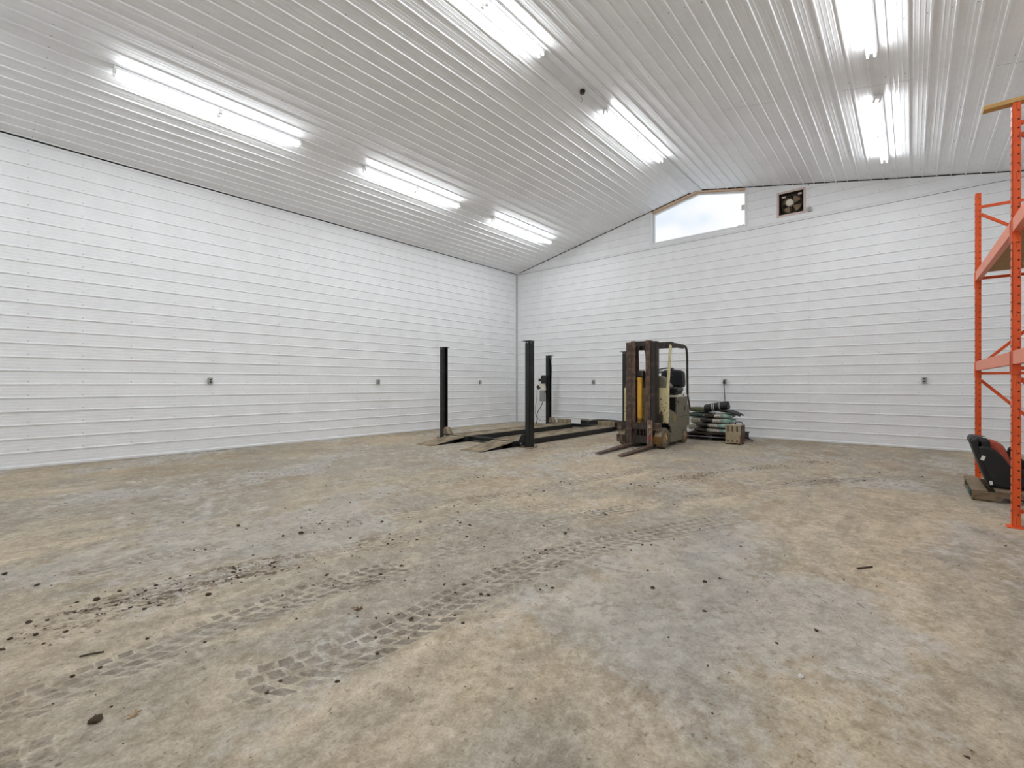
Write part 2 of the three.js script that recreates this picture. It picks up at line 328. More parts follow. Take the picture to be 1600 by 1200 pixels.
  trim([bx(LX, LX + 0.05, 0.03, EAVE - 0.03, FZ - 0.016, FZ), bx(LX, LX + 0.016, 0.03, EAVE - 0.03, FZ - 0.05, FZ)], M.cornerTrim);
  trim([bx(RX - 0.05, RX, 0.03, EAVE - 0.03, FZ - 0.016, FZ), bx(RX - 0.016, RX, 0.03, EAVE - 0.03, FZ - 0.05, FZ)], M.cornerTrim);
  for (const [side, g] of [['left', bx(LX, LX + 0.02, 0, 0.034, BZ, FZ, 0.004)], ['right', bx(RX - 0.02, RX, 0, 0.034, BZ, FZ, 0.004)], ['back', bx(LX, RX, 0, 0.034, BZ, BZ + 0.02, 0.004)], ['front', bx(LX, RX, 0, 0.034, FZ - 0.02, FZ, 0.004)]]) {
    const o = part('baseboard_' + side, g, M.trim); o.userData.kind = 'structure';
  }
  // window: five-sided, under the ridge
  const win = structure('window_1'), o = 0.022;
  const ring = (inset) => [[WIN.x0 + inset, WIN.y0 + inset], [WIN.x1 - inset, WIN.y0 + inset], [WIN.x1 - inset, roofY(WIN.x1) - o - inset * 1.02], [RIDGE, TOP - o - inset * 1.02], [WIN.x0 + inset, roofY(WIN.x0) - o - inset * 1.02]];
  const R0 = ring(0.001);
  const side = (i, th, m, nm) => { // board along one side of the opening
    const a = R0[i], b = R0[(i + 1) % 5], I = ring(th), c2 = I[(i + 1) % 5], d2 = I[i];
    part(nm, poly([a, b, c2, d2], 0.2).translate(0, 0, BZ - 0.195), m, win);
  };
  side(0, 0.016, M.vinyl, 'window_sill'); side(1, 0.016, M.vinyl, 'jamb'); side(2, 0.014, M.jamb, 'jamb'); side(3, 0.014, M.jamb, 'jamb'); side(4, 0.014, M.vinyl, 'jamb');
  const fr = new THREE.Shape(ring(0.017).map((p) => new THREE.Vector2(...p))); fr.holes.push(new THREE.Path(ring(0.06).map((p) => new THREE.Vector2(...p))));
  part('window_frame', new THREE.ExtrudeGeometry(fr, { depth: 0.06, bevelEnabled: true, bevelSize: 0.003, bevelOffset: -0.003, bevelThickness: 0.003, bevelSegments: 1 }).translate(0, 0, BZ - 0.185), M.vinyl, win);
  part('glass', poly(ring(0.055), 0.005).translate(0, 0, BZ - 0.16), M.glass, win);
  part('sticker', bx(-3.13, -3.055, 5.44, 5.57, BZ - 0.154, BZ - 0.152), M.paper, win);
  // casing strip on the wall round the opening
  const cs = [[0, 1], [1, 2], [4, 0]].map(([i, j]) => { const A = ring(0.002), B = ring(-0.026); return poly([A[i], A[j], B[j], B[i]], 0.012).translate(0, 0, BZ + 0.003); });
  part('casing', cs, M.trim, win);
  part('latch', [bx(-3.16, -3.13, 5.026, 5.045, BZ - 0.02, BZ + 0.005), bx(-3.08, -3.04, 5.026, 5.05, BZ - 0.02, BZ + 0.005)], M.steel, win);

  // exhaust fan in its square hole
  const f = thing('exhaust_fan', 'square grimy exhaust fan with a round motor, set high in the back wall', 'exhaust fan', [(FAN.x0 + FAN.x1) / 2, (FAN.y0 + FAN.y1) / 2, BZ]);
  const q = 0.252;
  part('frame', [bx(-q - 0.03, -q + 0.012, -q - 0.03, q + 0.03, -0.004, 0.018), bx(q - 0.012, q + 0.03, -q - 0.03, q + 0.03, -0.004, 0.018), bx(-q, q, -q - 0.03, -q + 0.012, -0.004, 0.018), bx(-q, q, q - 0.012, q + 0.03, -0.004, 0.018)], M.pinkPlate, f);
  part('housing', [bx(-q, q, -q, q, -0.19, -0.17), bx(-q, -q + 0.015, -q, q, -0.19, 0), bx(q - 0.015, q, -q, q, -0.19, 0), bx(-q, q, q - 0.015, q, -0.19, 0), bx(-q, q, -q, -q + 0.015, -0.19, 0)], M.grime, f);
  part('shroud', [new THREE.TorusGeometry(0.205, 0.018, 8, 40).translate(0, 0, -0.1), new THREE.CylinderGeometry(0.205, 0.205, 0.08, 36, 1, true).rotateX(Math.PI / 2).translate(0, 0, -0.13)], M.dark, f);
  for (let i = 0; i < 4; i++) {
    const b = new THREE.CylinderGeometry(0.19, 0.19, 0.006, 12, 1, false, 0.25, 0.95).rotateX(Math.PI / 2).rotateY(0).rotateZ(i * Math.PI / 2 + 0.2);
    part('blade', b.translate(0, 0, -0.12), std(0x8f7a5c, 0.6), f);
  }
  part('motor', [new THREE.CylinderGeometry(0.075, 0.07, 0.1, 24).rotateX(Math.PI / 2).translate(-0.03, 0.015, -0.05), new THREE.SphereGeometry(0.07, 20, 10, 0, 6.3, 0, 1.57).scale(1, 0.35, 1).rotateX(Math.PI / 2).translate(-0.03, 0.015, 0), bx(-0.06, 0.0, 0.06, 0.105, -0.08, -0.01, 0.01)], M.offWhite, f);
  part('bracket', [bx(-q + 0.01, q - 0.01, -0.02, 0.0, -0.105, -0.09), bx(-0.04, -0.02, -q + 0.01, q - 0.01, -0.105, -0.09)], M.dark, f);
  part('label', [bx(-0.185, -0.11, 0.15, 0.185, -0.035, -0.03), bx(0.13, 0.2, 0.16, 0.2, -0.035, -0.03)], M.pinkPlate, f);
  const jb = thing('junction_box', 'small grey junction box with a conduit from the exhaust fan', 'junction box', [-1.7, 5.075, BZ]);
  part('box', bx(-0.028, 0.028, -0.045, 0.045, 0, 0.05, 0.006), M.steel, jb);
  part('cover', bx(-0.03, 0.03, -0.047, 0.047, 0.05, 0.054, 0.001), M.greyPlastic, jb);
  part('conduit', [rod(V(-0.028, 0.02, 0.025), V(-0.073, 0.02, 0.025), 0.008, 8)], M.offWhite, jb);
}

// ------------------------------------------------------------------ concrete floor: dust, mud from tyres, tread prints
const TRACKS = [ // [x, z] along the middle of each row of tread prints
  [[-4.05, 2.4], [-4.12, 0.4], [-4.18, -0.77], [-4.1, -1.13], [-4.02, -1.7], [-3.9, -2.3], [-3.75, -3.1], [-3.52, -3.92], [-3.32, -4.9], [-3.0, -6.4], [-2.6, -7.6]],
  [[-3.2, 2.4], [-3.3, 0.4], [-3.42, -0.52], [-3.45, -0.97], [-3.36, -1.46], [-3.25, -2.01], [-3.08, -2.76], [-2.96, -3.51], [-2.85, -4.1], [-2.55, -5.5], [-1.94, -7.3], [-1.05, -9.01]],
  [[-2.55, 2.4], [-2.6, 0.4], [-2.68, -0.49], [-2.74, -0.9], [-2.75, -1.3], [-2.73, -1.6], [-2.68, -2.11], [-2.56, -2.86], [-2.42, -3.57], [-2.2, -4.31], [-1.77, -5.4], [-1.07, -6.88], [0.17, -8.48]],
  [[-2.3, 2.4], [-2.25, 0.4], [-2.15, -0.57], [-2.06, -0.86], [-2.0, -1.24], [-1.99, -1.6], [-2.02, -1.95], [-2.02, -2.42], [-1.92, -3.01], [-1.72, -3.6], [-1.3, -4.6]],
  [[-4.72, -1.6], [-4.66, -2.27], [-4.72, -2.9], [-4.62, -3.53], [-4.5, -4.2], [-4.2, -5.2]],
];
const along = TRACKS.map((t) => { const c = new THREE.CatmullRomCurve3(t.map(([x, z]) => V(x, 0, z)), false, 'centripetal'); const L = c.getLength(), n = Math.round(L / 0.02); const p = []; for (let i = 0; i <= n; i++) p.push(c.getPointAt(i / n)); return { p, L }; });
// marks common to all tiles, in world metres: [kind, points or centre, size, strength]
const marks = [];
along.forEach(({ p }, k) => {
  const rows = k === 4 ? [-0.09, 0.0, 0.09] : k === 3 ? [-0.115, -0.04, 0.04, 0.115] : [-0.1, -0.033, 0.033, 0.1], pitch = [0.074, 0.07, 0.078, 0.088, 0.06][k], str = [0.75, 0.5, 0.9, 0.95, 0.3][k];
  for (const [ri, t] of rows.entries()) for (let s = 0.1; ; s += pitch * rr(0.92, 1.08)) {
    const i = Math.round(s / 0.02); if (i + 3 >= p.length) break;
    const a = p[i], d = p[i + 2].clone().sub(a).normalize(), n = V(-d.z, 0, d.x);
    const keep = fbm(a.x * 1.9 + 50 + k * 13, a.z * 1.9 + 50, 3);
    if (keep < 0.3) continue;
    const fade = sstep(0.3, 0.55, keep) * str * rr(0.55, 1), w = (k === 4 ? 0.022 : 0.5) * 1, hl = pitch * (k === 4 ? 0.22 : 0.38), hw = k === 4 ? 0.043 : k === 3 ? 0.033 : 0.028, sk = (ri - 1.5) * 0.01 + (k === 4 ? 0.05 : 0.012);
    const o = a.clone().addScaledVector(n, t + rr(-0.006, 0.006)).addScaledVector(d, (ri % 2) * pitch * 0.5), q = (u, v) => { const e = o.clone().addScaledVector(d, u + v * sk / hw).addScaledVector(n, v); return [e.x, e.z]; };
    const jt = () => rr(0.82, 1.08);
    marks.push({ k: 'block', pts: [q(-hl * jt(), -hw * jt()), q(-hl * jt(), hw * jt() * 0.8), q(-hl * 0.6 * jt(), hw * jt()), q(hl * jt(), hw * jt()), q(hl * jt(), -hw * jt() * 0.7), q(hl * 0.7, -hw * jt())], s: fade });
  }
  const dirt = [0.4, 2.6, 0.55, 0.4, 0.35][k]; // crumbs and smears of mud
  for (let i = 0; i < p.length; i += 1) {
    const clump = sstep(0.45, 0.72, fbm(p[i].x * 1.4 + 80, p[i].z * 1.4 + 10 + k * 7, 3)), m = Math.round(dirt * (0.5 + 5 * clump) * rr(0.3, 1));
    const d = p[Math.min(i + 2, p.length - 1)].clone().sub(p[Math.max(0, i - 2)]).normalize();
    for (let j = 0; j < m; j++) marks.push({ k: 'mud', x: p[i].x + (rnd() + rnd() + rnd() - 1.5) * 0.2, z: p[i].z + rr(-0.03, 0.03), a: rr(0, 3.14), rx: 0.002 + 0.02 * rnd() ** 4, ry: 0.002 + 0.012 * rnd() ** 4, s: rr(0.25, 0.8) });
    if (clump > 0.1 && rnd() < clump) marks.push({ k: 'mud', x: p[i].x + rr(-0.17, 0.17), z: p[i].z, a: Math.atan2(d.z, d.x) + rr(-0.2, 0.2), rx: rr(0.05, 0.16), ry: rr(0.02, 0.06), s: 0.16 * Math.min(1, dirt) });
  }
});
for (let i = 0; i < 5200; i++) marks.push({ k: 'mud', x: rr(LX, RX), z: rr(BZ, FZ), a: rr(0, 3.14), rx: 0.002 + 0.018 * rnd() ** 5, ry: 0.002 + 0.008 * rnd() ** 5, s: rr(0.2, 0.8) });
for (let i = 0; i < 2600; i++) marks.push({ k: 'scuff', x: rr(-9.5, RX), z: rr(-11.5, 0.3), a: rr(0, 6.3), l: rr(0.04, 0.3), b: rr(-0.5, 0.5), w: rr(0.0015, 0.005), s: rr(0.12, 0.45) });
for (const [x, z, n, sx, sz] of [[-4.52, -1.62, 90, 0.09, 0.16], [-3.3, -0.75, 200, 0.12, 0.4], [-0.45, -8.1, 160, 0.2, 0.5], [-1.3, -8.4, 120, 0.12, 0.8], [-3.2, -6.9, 120, 0.25, 0.6], [-2.6, -5.1, 140, 0.25, 0.5], [-3.6, -3.4, 140, 0.3, 0.6], [-2.3, -3.7, 120, 0.3, 0.5], [-1.0, -3.1, 90, 0.3, 0.3]])
  for (let i = 0; i < n; i++) marks.push({ k: 'mud', x: x + (rnd() + rnd() - 1) * 2 * sx, z: z + (rnd() + rnd() - 1) * 2 * sz, a: rr(0, 3.1), rx: 0.002 + 0.022 * rnd() ** 3, ry: 0.002 + 0.012 * rnd() ** 3, s: rr(0.2, 0.6) });
// hair cracks in the slab
const CRACKS = [[[-1.8, -1.32], [-1.74, -1.29], [-1.66, -1.24], [-1.61, -1.21], [-1.56, -1.2]], [[-0.42, -2.55], [-0.3, -2.5], [-0.1, -2.54], [0.2, -2.45]], [[-0.5, -3.4], [-0.3, -3.1], [-0.2, -2.8], [0.05, -2.6]]];
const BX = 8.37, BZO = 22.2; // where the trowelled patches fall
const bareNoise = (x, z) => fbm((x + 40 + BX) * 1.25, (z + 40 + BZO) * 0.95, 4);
function floorTile(x0, x1, z0, z1, w, h) {
  const cv = document.createElement('canvas'); cv.width = w; cv.height = h;
  const g = cv.getContext('2d'), px = (x) => (x - x0) / (x1 - x0) * w, pz = (z) => (z - z0) / (z1 - z0) * h, k = w / (x1 - x0);
  g.fillStyle = '#000'; g.fillRect(0, 0, w, h); g.globalCompositeOperation = 'lighter';
  for (const m of marks) {
    if (m.k === 'block') {
      if (m.pts[0][0] < x0 - 0.3 || m.pts[0][0] > x1 + 0.3 || m.pts[0][1] < z0 - 0.3 || m.pts[0][1] > z1 + 0.3) continue;
      g.fillStyle = `rgba(255,0,0,${m.s})`; g.strokeStyle = `rgba(0,0,255,${m.s * 0.8})`; g.lineWidth = 0.012 * k;
      g.beginPath(); m.pts.forEach(([x, z], i) => (i ? g.lineTo(px(x), pz(z)) : g.moveTo(px(x), pz(z)))); g.closePath(); g.stroke(); g.fill();
    } else if (m.k === 'scuff') {
      if (m.x < x0 - 0.4 || m.x > x1 + 0.4 || m.z < z0 - 0.4 || m.z > z1 + 0.4) continue;
      const c = Math.cos(m.a) * m.l, d = Math.sin(m.a) * m.l; g.strokeStyle = `rgba(0,0,255,${m.s})`; g.lineWidth = Math.max(0.7, m.w * k);
      g.beginPath(); g.moveTo(px(m.x - c), pz(m.z - d)); g.quadraticCurveTo(px(m.x - d * m.b), pz(m.z + c * m.b), px(m.x + c), pz(m.z + d)); g.stroke();
    } else {
      if (m.x < x0 - 0.1 || m.x > x1 + 0.1 || m.z < z0 - 0.1 || m.z > z1 + 0.1) continue;
      g.fillStyle = `rgba(0,255,0,${m.s})`; g.beginPath(); g.ellipse(px(m.x), pz(m.z), Math.max(0.5, m.rx * k), Math.max(0.5, m.ry * k), m.a, 0, 6.3); g.fill();
    }
  }
  g.strokeStyle = 'rgba(0,220,0,0.8)'; g.lineWidth = Math.max(1, 0.003 * k);
  for (const c of CRACKS) { g.beginPath(); c.forEach(([x, z], i) => (i ? g.lineTo(px(x), pz(z)) : g.moveTo(px(x), pz(z)))); g.stroke(); }
  const im = g.getImageData(0, 0, w, h).data, col = new Uint8Array(w * h * 4), dat = new Uint8Array(w * h * 4);
  for (let j = 0; j < h; j++) {
    const z = z0 + (j + 0.5) / h * (z1 - z0);
    for (let i = 0; i < w; i++) {
      const x = x0 + (i + 0.5) / w * (x1 - x0), o = (j * w + i) * 4, X = x + 40, Z = z + 40;
      const wob = fbm(X * 1.3, Z * 1.3, 3) - 0.5;
      const big = fbm(X * 0.45 + wob, Z * 0.3 + wob, 4), mid = fbm(X * 2.2 + wob * 2, Z * 1.2, 4), strk = fbm(X * 6 + wob * 3, Z * 1.1, 3), fine = fbm(X * 26, Z * 22, 3), grain = vnoise(X * 170, Z * 170, 256);
      // broom and swirl marks, finer across than along
      const swirl = fbm(X * 3 + Z * 2.2 + wob * 4, Z * 9 - X * 5, 3);
      const br = im[o] / 255 * sstep(0.2, 0.55, fine + 0.12), mud = im[o + 1] / 255 * sstep(0.42, 0.6, fbm(X * 38, Z * 34, 3)), pale = im[o + 2] / 255;
      // bare, trowelled concrete between the dust
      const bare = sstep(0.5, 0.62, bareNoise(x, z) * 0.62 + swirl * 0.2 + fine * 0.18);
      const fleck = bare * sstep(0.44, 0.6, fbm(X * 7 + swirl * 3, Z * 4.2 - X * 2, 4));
      const dust = sstep(0.34, 0.66, big * 0.5 + mid * 0.25 + strk * 0.25);
      let c = mix3([156, 147, 132], [178, 162, 137], dust);
      c = mix3(c, [194, 182, 164], 0.5 * sstep(0.52, 0.72, strk * 0.5 + swirl * 0.3 + mid * 0.2));
      c = mix3(c, [144, 128, 107], 0.6 * sstep(0.53, 0.7, fbm(X * 1.1 + 70, Z * 0.8 + 30, 4) * 0.65 + strk * 0.35));
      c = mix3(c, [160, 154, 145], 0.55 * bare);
      c = mix3(c, [120, 111, 99], br * 0.95);
      c = mix3(c, [202, 191, 174], pale * 0.58 * (1 - br));
      c = mix3(c, [74, 60, 45], Math.min(0.85, mud));
      const sh = (fine - 0.5) * 42 + (grain - 0.5) * 26 + (vnoise(X * 61, Z * 53, 256) - 0.5) * 16 + (fbm(X * 9 + 11, Z * 7, 3) - 0.5) * 26 - 34 * sstep(0.86, 0.97, vnoise(X * 83 + 9, Z * 77, 256));
      for (let q = 0; q < 3; q++) col[o + q] = Math.max(0, Math.min(255, c[q] + sh));
      col[o + 3] = dat[o + 3] = 255;
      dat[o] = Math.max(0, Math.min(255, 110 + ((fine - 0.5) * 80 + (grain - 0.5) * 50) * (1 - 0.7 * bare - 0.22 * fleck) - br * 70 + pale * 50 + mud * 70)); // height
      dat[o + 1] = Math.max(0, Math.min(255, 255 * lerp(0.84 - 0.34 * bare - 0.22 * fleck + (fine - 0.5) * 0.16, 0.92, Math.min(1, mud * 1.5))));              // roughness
    }
  }
  const mk = (d, srgb) => { const t = new THREE.DataTexture(d, w, h); t.magFilter = THREE.LinearFilter; t.minFilter = THREE.LinearMipmapLinearFilter; t.generateMipmaps = true; if (srgb) t.colorSpace = THREE.SRGBColorSpace; t.needsUpdate = true; return t; };
  const d = mk(dat, false);
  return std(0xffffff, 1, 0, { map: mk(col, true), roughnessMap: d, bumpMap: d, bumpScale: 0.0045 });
}
{
  const xs = [LX - 0.02, -4.06, RX + 0.02], tiles = [
    [-4.06, 1.94, -6.05, -0.05, 2048, 2048], [-10.1, -4.06, -6.05, -0.05, 1024, 1024], [-4.06, 1.94, -12.13, -6.05, 1024, 1024], [-10.1, -4.06, -12.13, -6.05, 1024, 1024], [-10.1, 1.94, -0.05, 2.6, 1024, 256]];
  const gs = [], mats = [];
  for (const [a, b, c, d, w, h] of tiles) {
    const g = new THREE.BufferGeometry();
    g.setAttribute('position', new THREE.Float32BufferAttribute([a, 0, c, a, 0, d, b, 0, d, a, 0, c, b, 0, d, b, 0, c], 3));
    g.setAttribute('normal', new THREE.Float32BufferAttribute(new Array(6).fill([0, 1, 0]).flat(), 3));
    g.setAttribute('uv', new THREE.Float32BufferAttribute([0, 0, 0, 1, 1, 1, 0, 0, 1, 1, 1, 0], 2));
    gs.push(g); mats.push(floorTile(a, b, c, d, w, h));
  }
  gs.push(clean(bx(-10.3, 2.1, -0.2, -0.001, -12.3, 2.75))); mats.push(std(0x8d877c, 0.9));
  const g = mergeGeometries(gs, true), m = new THREE.Mesh(g, mats);
  m.name = 'floor'; m.userData.kind = 'structure'; scene.add(m);
}

// ------------------------------------------------------------------ strip lights: four bare tubes on a white channel
const LEN = 2.44;
function stripLight(x, z, tilt, label, drop) {
  const o = thing('strip_light', label, 'strip light', [x, roofY(x) - drop, z]);
  o.rotation.z = tilt;
  part('channel', [bx(-0.052, 0.052, -0.045, 0, -LEN / 2, LEN / 2, 0.006)], M.fixture, o);
  for (const [zz, w] of [[-LEN / 2 + 0.012, 0.024], [0, 0.05], [LEN / 2 - 0.012, 0.024]]) part('socket', [-0.036, 0.036].map((q) => bx(q - 0.013, q + 0.013, -0.1, -0.044, zz - w / 2, zz + w / 2, 0.005)), M.socket, o);
  for (const s of [-1, 1]) for (const q of [-0.036, 0.036]) part('tube', rod(V(q, -0.085, s * (LEN / 4 + 0.006) - 0.58), V(q, -0.085, s * (LEN / 4 + 0.006) + 0.58), 0.0127, 12), M.glow, o);
  // the light of the tubes: below them and to both sides
  const light = (px, py, w, h, rx, ry) => { const l = new THREE.RectAreaLight(0xf5faff, TUBE_LIGHT, w, h); l.position.set(px, py, 0); l.rotation.set(rx, ry, 0, 'YXZ'); l.name = 'tube_light'; o.add(l); };
  light(0, -0.1005, 0.08, LEN - 0.1, -Math.PI / 2, 0);
  light(0.0505, -0.086, LEN - 0.1, 0.02, 0, -Math.PI / 2);
  light(-0.0505, -0.086, LEN - 0.1, 0.02, 0, Math.PI / 2);
  return o;
}
const tl = Math.atan2(TOP - EAVE, RIDGE - LX), tr = -Math.atan2(TOP - EAVE, RX - RIDGE), far = ['in the left ceiling row, nearest the back wall', 'in the left ceiling row, middle one of the three seen', 'in the left ceiling row, nearest the camera of the three seen', 'in the left row, behind the picture'];
[-9.75, -6.17, -2.52, 1.15].forEach((z, i) => stripLight(-7.875, z, tl, 'bare-tube strip light ' + far[i], 0.024));
[-8.61, -4.31, -0.01].forEach((z, i) => stripLight(RIDGE + 0.02, z, 0, 'bare-tube strip light along the ridge ' + ['in front of the gable window', 'cut by the top edge of the photo', 'above the camera, out of the picture'][i], 0.034));
[-9.68, -6.07, -2.4, 1.15].forEach((z, i) => stripLight(-0.36, z, tr, 'bare-tube strip light on the right slope ' + ['nearest the back wall', 'cut by the top edge of the photo', 'above the rack, out of the picture', 'behind the camera, out of the picture'][i], 0.026));

{ // open hole in the ridge cap with loose wires
  const o = thing('wire_hole', 'dark wire hole in the ridge cap with loose wires dangling from it', 'wiring', [RIDGE - 0.03, TOP - 0.032, -6.72]);
  part('hole', [new THREE.CylinderGeometry(0.036, 0.044, 0.012, 14).scale(1, 1, 1.2).translate(0, -0.002, 0)], M.hole, o);
  part('wire_coil', [0, 1, 2, 3].map((i) => tube([0, 1, 2, 3, 4, 5].map((j) => [0.036 * Math.cos(j * 1.3 + i * 1.7), -0.008 - 0.008 * i - 0.003 * j, 0.036 * Math.sin(j * 1.3 + i * 1.7)]), 0.006, 30, 6)), std(0x4a3a28, 0.8), o);
  part('loose_wire', [tube([[0.01, -0.03, 0.02], [0.0, -0.1, 0.04], [0.01, -0.17, 0.03], [0.0, -0.22, 0.05]], 0.003, 16, 6)], M.copper, o);
}

// ------------------------------------------------------------------ wall outlets
const ol = (label, p, turn) => {
  const o = thing('outlet', label, 'outlet', p, turn);
  part('box', bx(-0.035, 0.035, -0.058, 0.058, 0, 0.04, 0.004), M.steel, o);
  part('cover_plate', bx(-0.038, 0.038, -0.061, 0.061, 0.04, 0.045, 0.002), M.greyPlastic, o);
  for (const y of [-0.024, 0.024]) part('receptacle', [bx(-0.017, 0.017, y - 0.015, y + 0.015, 0.044, 0.048, 0.004), bx(-0.008, -0.005, y - 0.006, y + 0.006, 0.0475, 0.0487), bx(0.005, 0.008, y - 0.006, y + 0.006, 0.0475, 0.0487)], M.blackPlastic, o);
  return o;
};
const L90 = Math.PI / 2;
ol('grey outlet on the left wall, farthest from the back corner', [LX + 0.012, 1.311, -3.06], L90);
ol('grey outlet on the left wall, second from the back corner', [LX + 0.012, 1.303, -6.71], L90);
ol('grey outlet on the left wall, closest to the back corner', [LX + 0.012, 1.303, -10.31], L90);
ol('grey outlet on the back wall between the lift posts and the forklift mast', [-7.11, 1.31, BZ + 0.012], 0);
ol('grey outlet on the back wall with a black cord plugged in', [-3.46, 1.313, BZ + 0.012], 0);
ol('grey outlet on the back wall left of the orange rack', [0.19, 1.327, BZ + 0.012], 0);
{
  const o = thing('power_cord', 'black power cord hanging from the back wall outlet behind the bag pile', 'cord', [0, 0, 0]);
  part('plug', bx(-3.478, -3.442, 1.265, 1.315, BZ + 0.06, BZ + 0.1, 0.008), M.blackPlastic, o);
  part('cable', tube([[-3.46, 1.27, BZ + 0.09], [-3.455, 1.1, BZ + 0.08], [-3.43, 0.7, BZ + 0.07], [-3.4, 0.3, BZ + 0.08], [-3.3, 0.03, BZ + 0.09], [-2.95, 0.012, -11.75], [-2.68, 0.012, -11.35], [-2.62, 0.02, -11.1], [-2.72, 0.05, -10.83], [-2.78, 0.08, -10.77]], 0.009, 90, 8), M.blackPlastic, o);
}

// ------------------------------------------------------------------ four-post car lift
{
  const H = 2.097, L = thing('car_lift', 'low black four-post car lift with dusty ramps, in the back left corner', 'car lift', [-7.05, 0, -9.4]);
  const X = { l: -1.27, r: 1.3 }, Z = { f: 2.09, b: -2.1 };
  const posts = {};
  for (const [ix, iz] of [['l', 'f'], ['r', 'f'], ['l', 'b'], ['r', 'b']]) {
    const s = ix === 'l' ? 1 : -1, x = X[ix] - (ix + iz === 'lb' ? 0.02 : 0), z = Z[iz] + ({ lf: -0.03, rb: 0.1, lb: -0.03 }[ix + iz] ?? 0), t = 0.012; // channel open to the runways
    const post = part('post', [
      bx(x - s * 0.055 - (s < 0 ? t : 0), x - s * 0.055 + (s > 0 ? t : 0), 0.012, H, z - 0.075, z + 0.075, 0.003),
      bx(Math.min(x - s * 0.055, x + s * 0.055), Math.max(x - s * 0.055, x + s * 0.055), 0.012, H, z + 0.063, z + 0.075, 0.003), bx(Math.min(x - s * 0.055, x + s * 0.055), Math.max(x - s * 0.055, x + s * 0.055), 0.012, H, z - 0.075, z - 0.063, 0.003),
      bx(Math.min(x + s * 0.055, x + s * 0.045), Math.max(x + s * 0.055, x + s * 0.045), 0.012, H, z + 0.04, z + 0.075, 0.002), bx(Math.min(x + s * 0.055, x + s * 0.045), Math.max(x + s * 0.055, x + s * 0.045), 0.012, H, z - 0.075, z - 0.04, 0.002),
    ], M.black, L);
    part('base_plate', [bx(x - 0.13 + s * 0.02, x + 0.13 + s * 0.02, 0, 0.014, z - 0.14, z + 0.14, 0.003), ...[[-0.1, -0.11], [0.1, -0.11], [-0.1, 0.11], [0.1, 0.11]].map(([a, b]) => new THREE.CylinderGeometry(0.014, 0.014, 0.02, 6).translate(x + a + s * 0.02, 0.022, z + b))], M.dusty, post);
    part('top_plate', [bx(Math.min(x - s * 0.06, x + s * 0.12), Math.max(x - s * 0.06, x + s * 0.12), H, H + 0.012, z - 0.078, z + 0.078, 0.002)], M.black, post);
    part('bolt', [...[-0.04, 0.01].map((q) => new THREE.CylinderGeometry(0.011, 0.011, 0.012, 6).rotateX(L90).translate(x + q, H - 0.03, z + 0.08)), new THREE.CylinderGeometry(0.011, 0.011, 0.012, 6).rotateZ(L90).translate(x - s * 0.06, H - 0.03, z + 0.03)], M.chrome, post);
    const lock = part('lock_ladder', [bx(x + s * 0.01 - 0.012, x + s * 0.01 + 0.012, 0.05, H - 0.05, z - 0.006, z + 0.006)], M.dark, post);
    // rounded sheave guard at the foot
    const gd = curvePoly([[0.06, 0.02], [0.07, 0.17], [0.1, 0.235], [0.15, 0.225], [0.2, 0.15], [0.235, 0.07], [0.22, 0.02]], 0.15, 0.008);
    if (s < 0) gd.scale(-1, 1, 1); 
    const gd2 = s < 0 ? flipFaces(gd) : gd;
    part('sheave_guard', gd2.translate(x, 0.02, z - 0.075), iz === 'f' && ix === 'l' || iz === 'b' && ix === 'l' ? M.dusty : M.black, post);
    posts[ix + iz] = post;
  }
  function flipFaces(g) { const n = g.index ? g.toNonIndexed() : g, p = n.attributes.position; for (let i = 0; i < p.count; i += 3) { const a = [p.getX(i + 1), p.getY(i + 1), p.getZ(i + 1)]; p.setXYZ(i + 1, p.getX(i + 2), p.getY(i + 2), p.getZ(i + 2)); p.setXYZ(i + 2, ...a); } n.computeVertexNormals(); return n; }
  for (const iz of ['f', 'b']) { // crossbeam: two rails with an open middle
    const z = Z[iz];
    part('crossbeam', [bx(X.l + 0.07, X.r - 0.07, 0.075, 0.115, z - 0.07, z - 0.045, 0.004), bx(X.l + 0.07, X.r - 0.07, 0.075, 0.115, z + 0.045, z + 0.07, 0.004), bx(X.l + 0.07, X.r - 0.07, 0.03, 0.045, z - 0.07, z + 0.07, 0.003), bx(X.l + 0.07, X.r - 0.07, 0.04, 0.08, z - 0.012, z + 0.012)], M.black, L);
    part('crossbeam_edge', [bx(X.l + 0.08, X.r - 0.08, 0.114, 0.118, z + 0.05, z + 0.066, 0.001)], M.steel, L);
    part('crossbeam_roller', [[X.l + 0.16, 1], [X.r - 0.16, 1], [X.r - 0.42, 1]].map(([q]) => rod(V(q, 0.07, z + 0.071), V(q, 0.07, z + 0.084), 0.02, 10)), M.chrome, L);
  }
  for (const [a, b] of [[-0.8, -0.32], [0.53, 1.05]]) {
    const zf = 2.3, zb = -1.95, t = part('runway', [bx(a, b, 0.008, 0.116, zb, zf, 0.008)], M.black, L);
    part('tread_plate', [bx(a + 0.008, b - 0.008, 0.113, 0.121, zb + 0.01, zf - 0.01, 0.002), bx(a + 0.004, a + 0.022, 0.116, 0.135, zb, zf, 0.003)], M.dusty, t);
    part('wheel_stop', poly([[0, 0], [0.035, 0.13], [0.05, 0.14], [0.06, 0.13], [0.06, 0]], b - a - 0.03, 0.003).rotateY(-L90).translate(b - 0.015 - (b - a - 0.03) * 0, 0.118, zb + 0.03), M.dusty, t);
    // ramp: a steel wedge with dusty top, its sides set in
    const r = part('ramp', poly([[0, 0.004], [0.93, 0.112], [0.95, 0.112], [0.95, 0.1], [0, 0]], b - a - 0.0, 0).rotateY(L90).translate(a, 0, zf + 0.95), M.dusty, L);
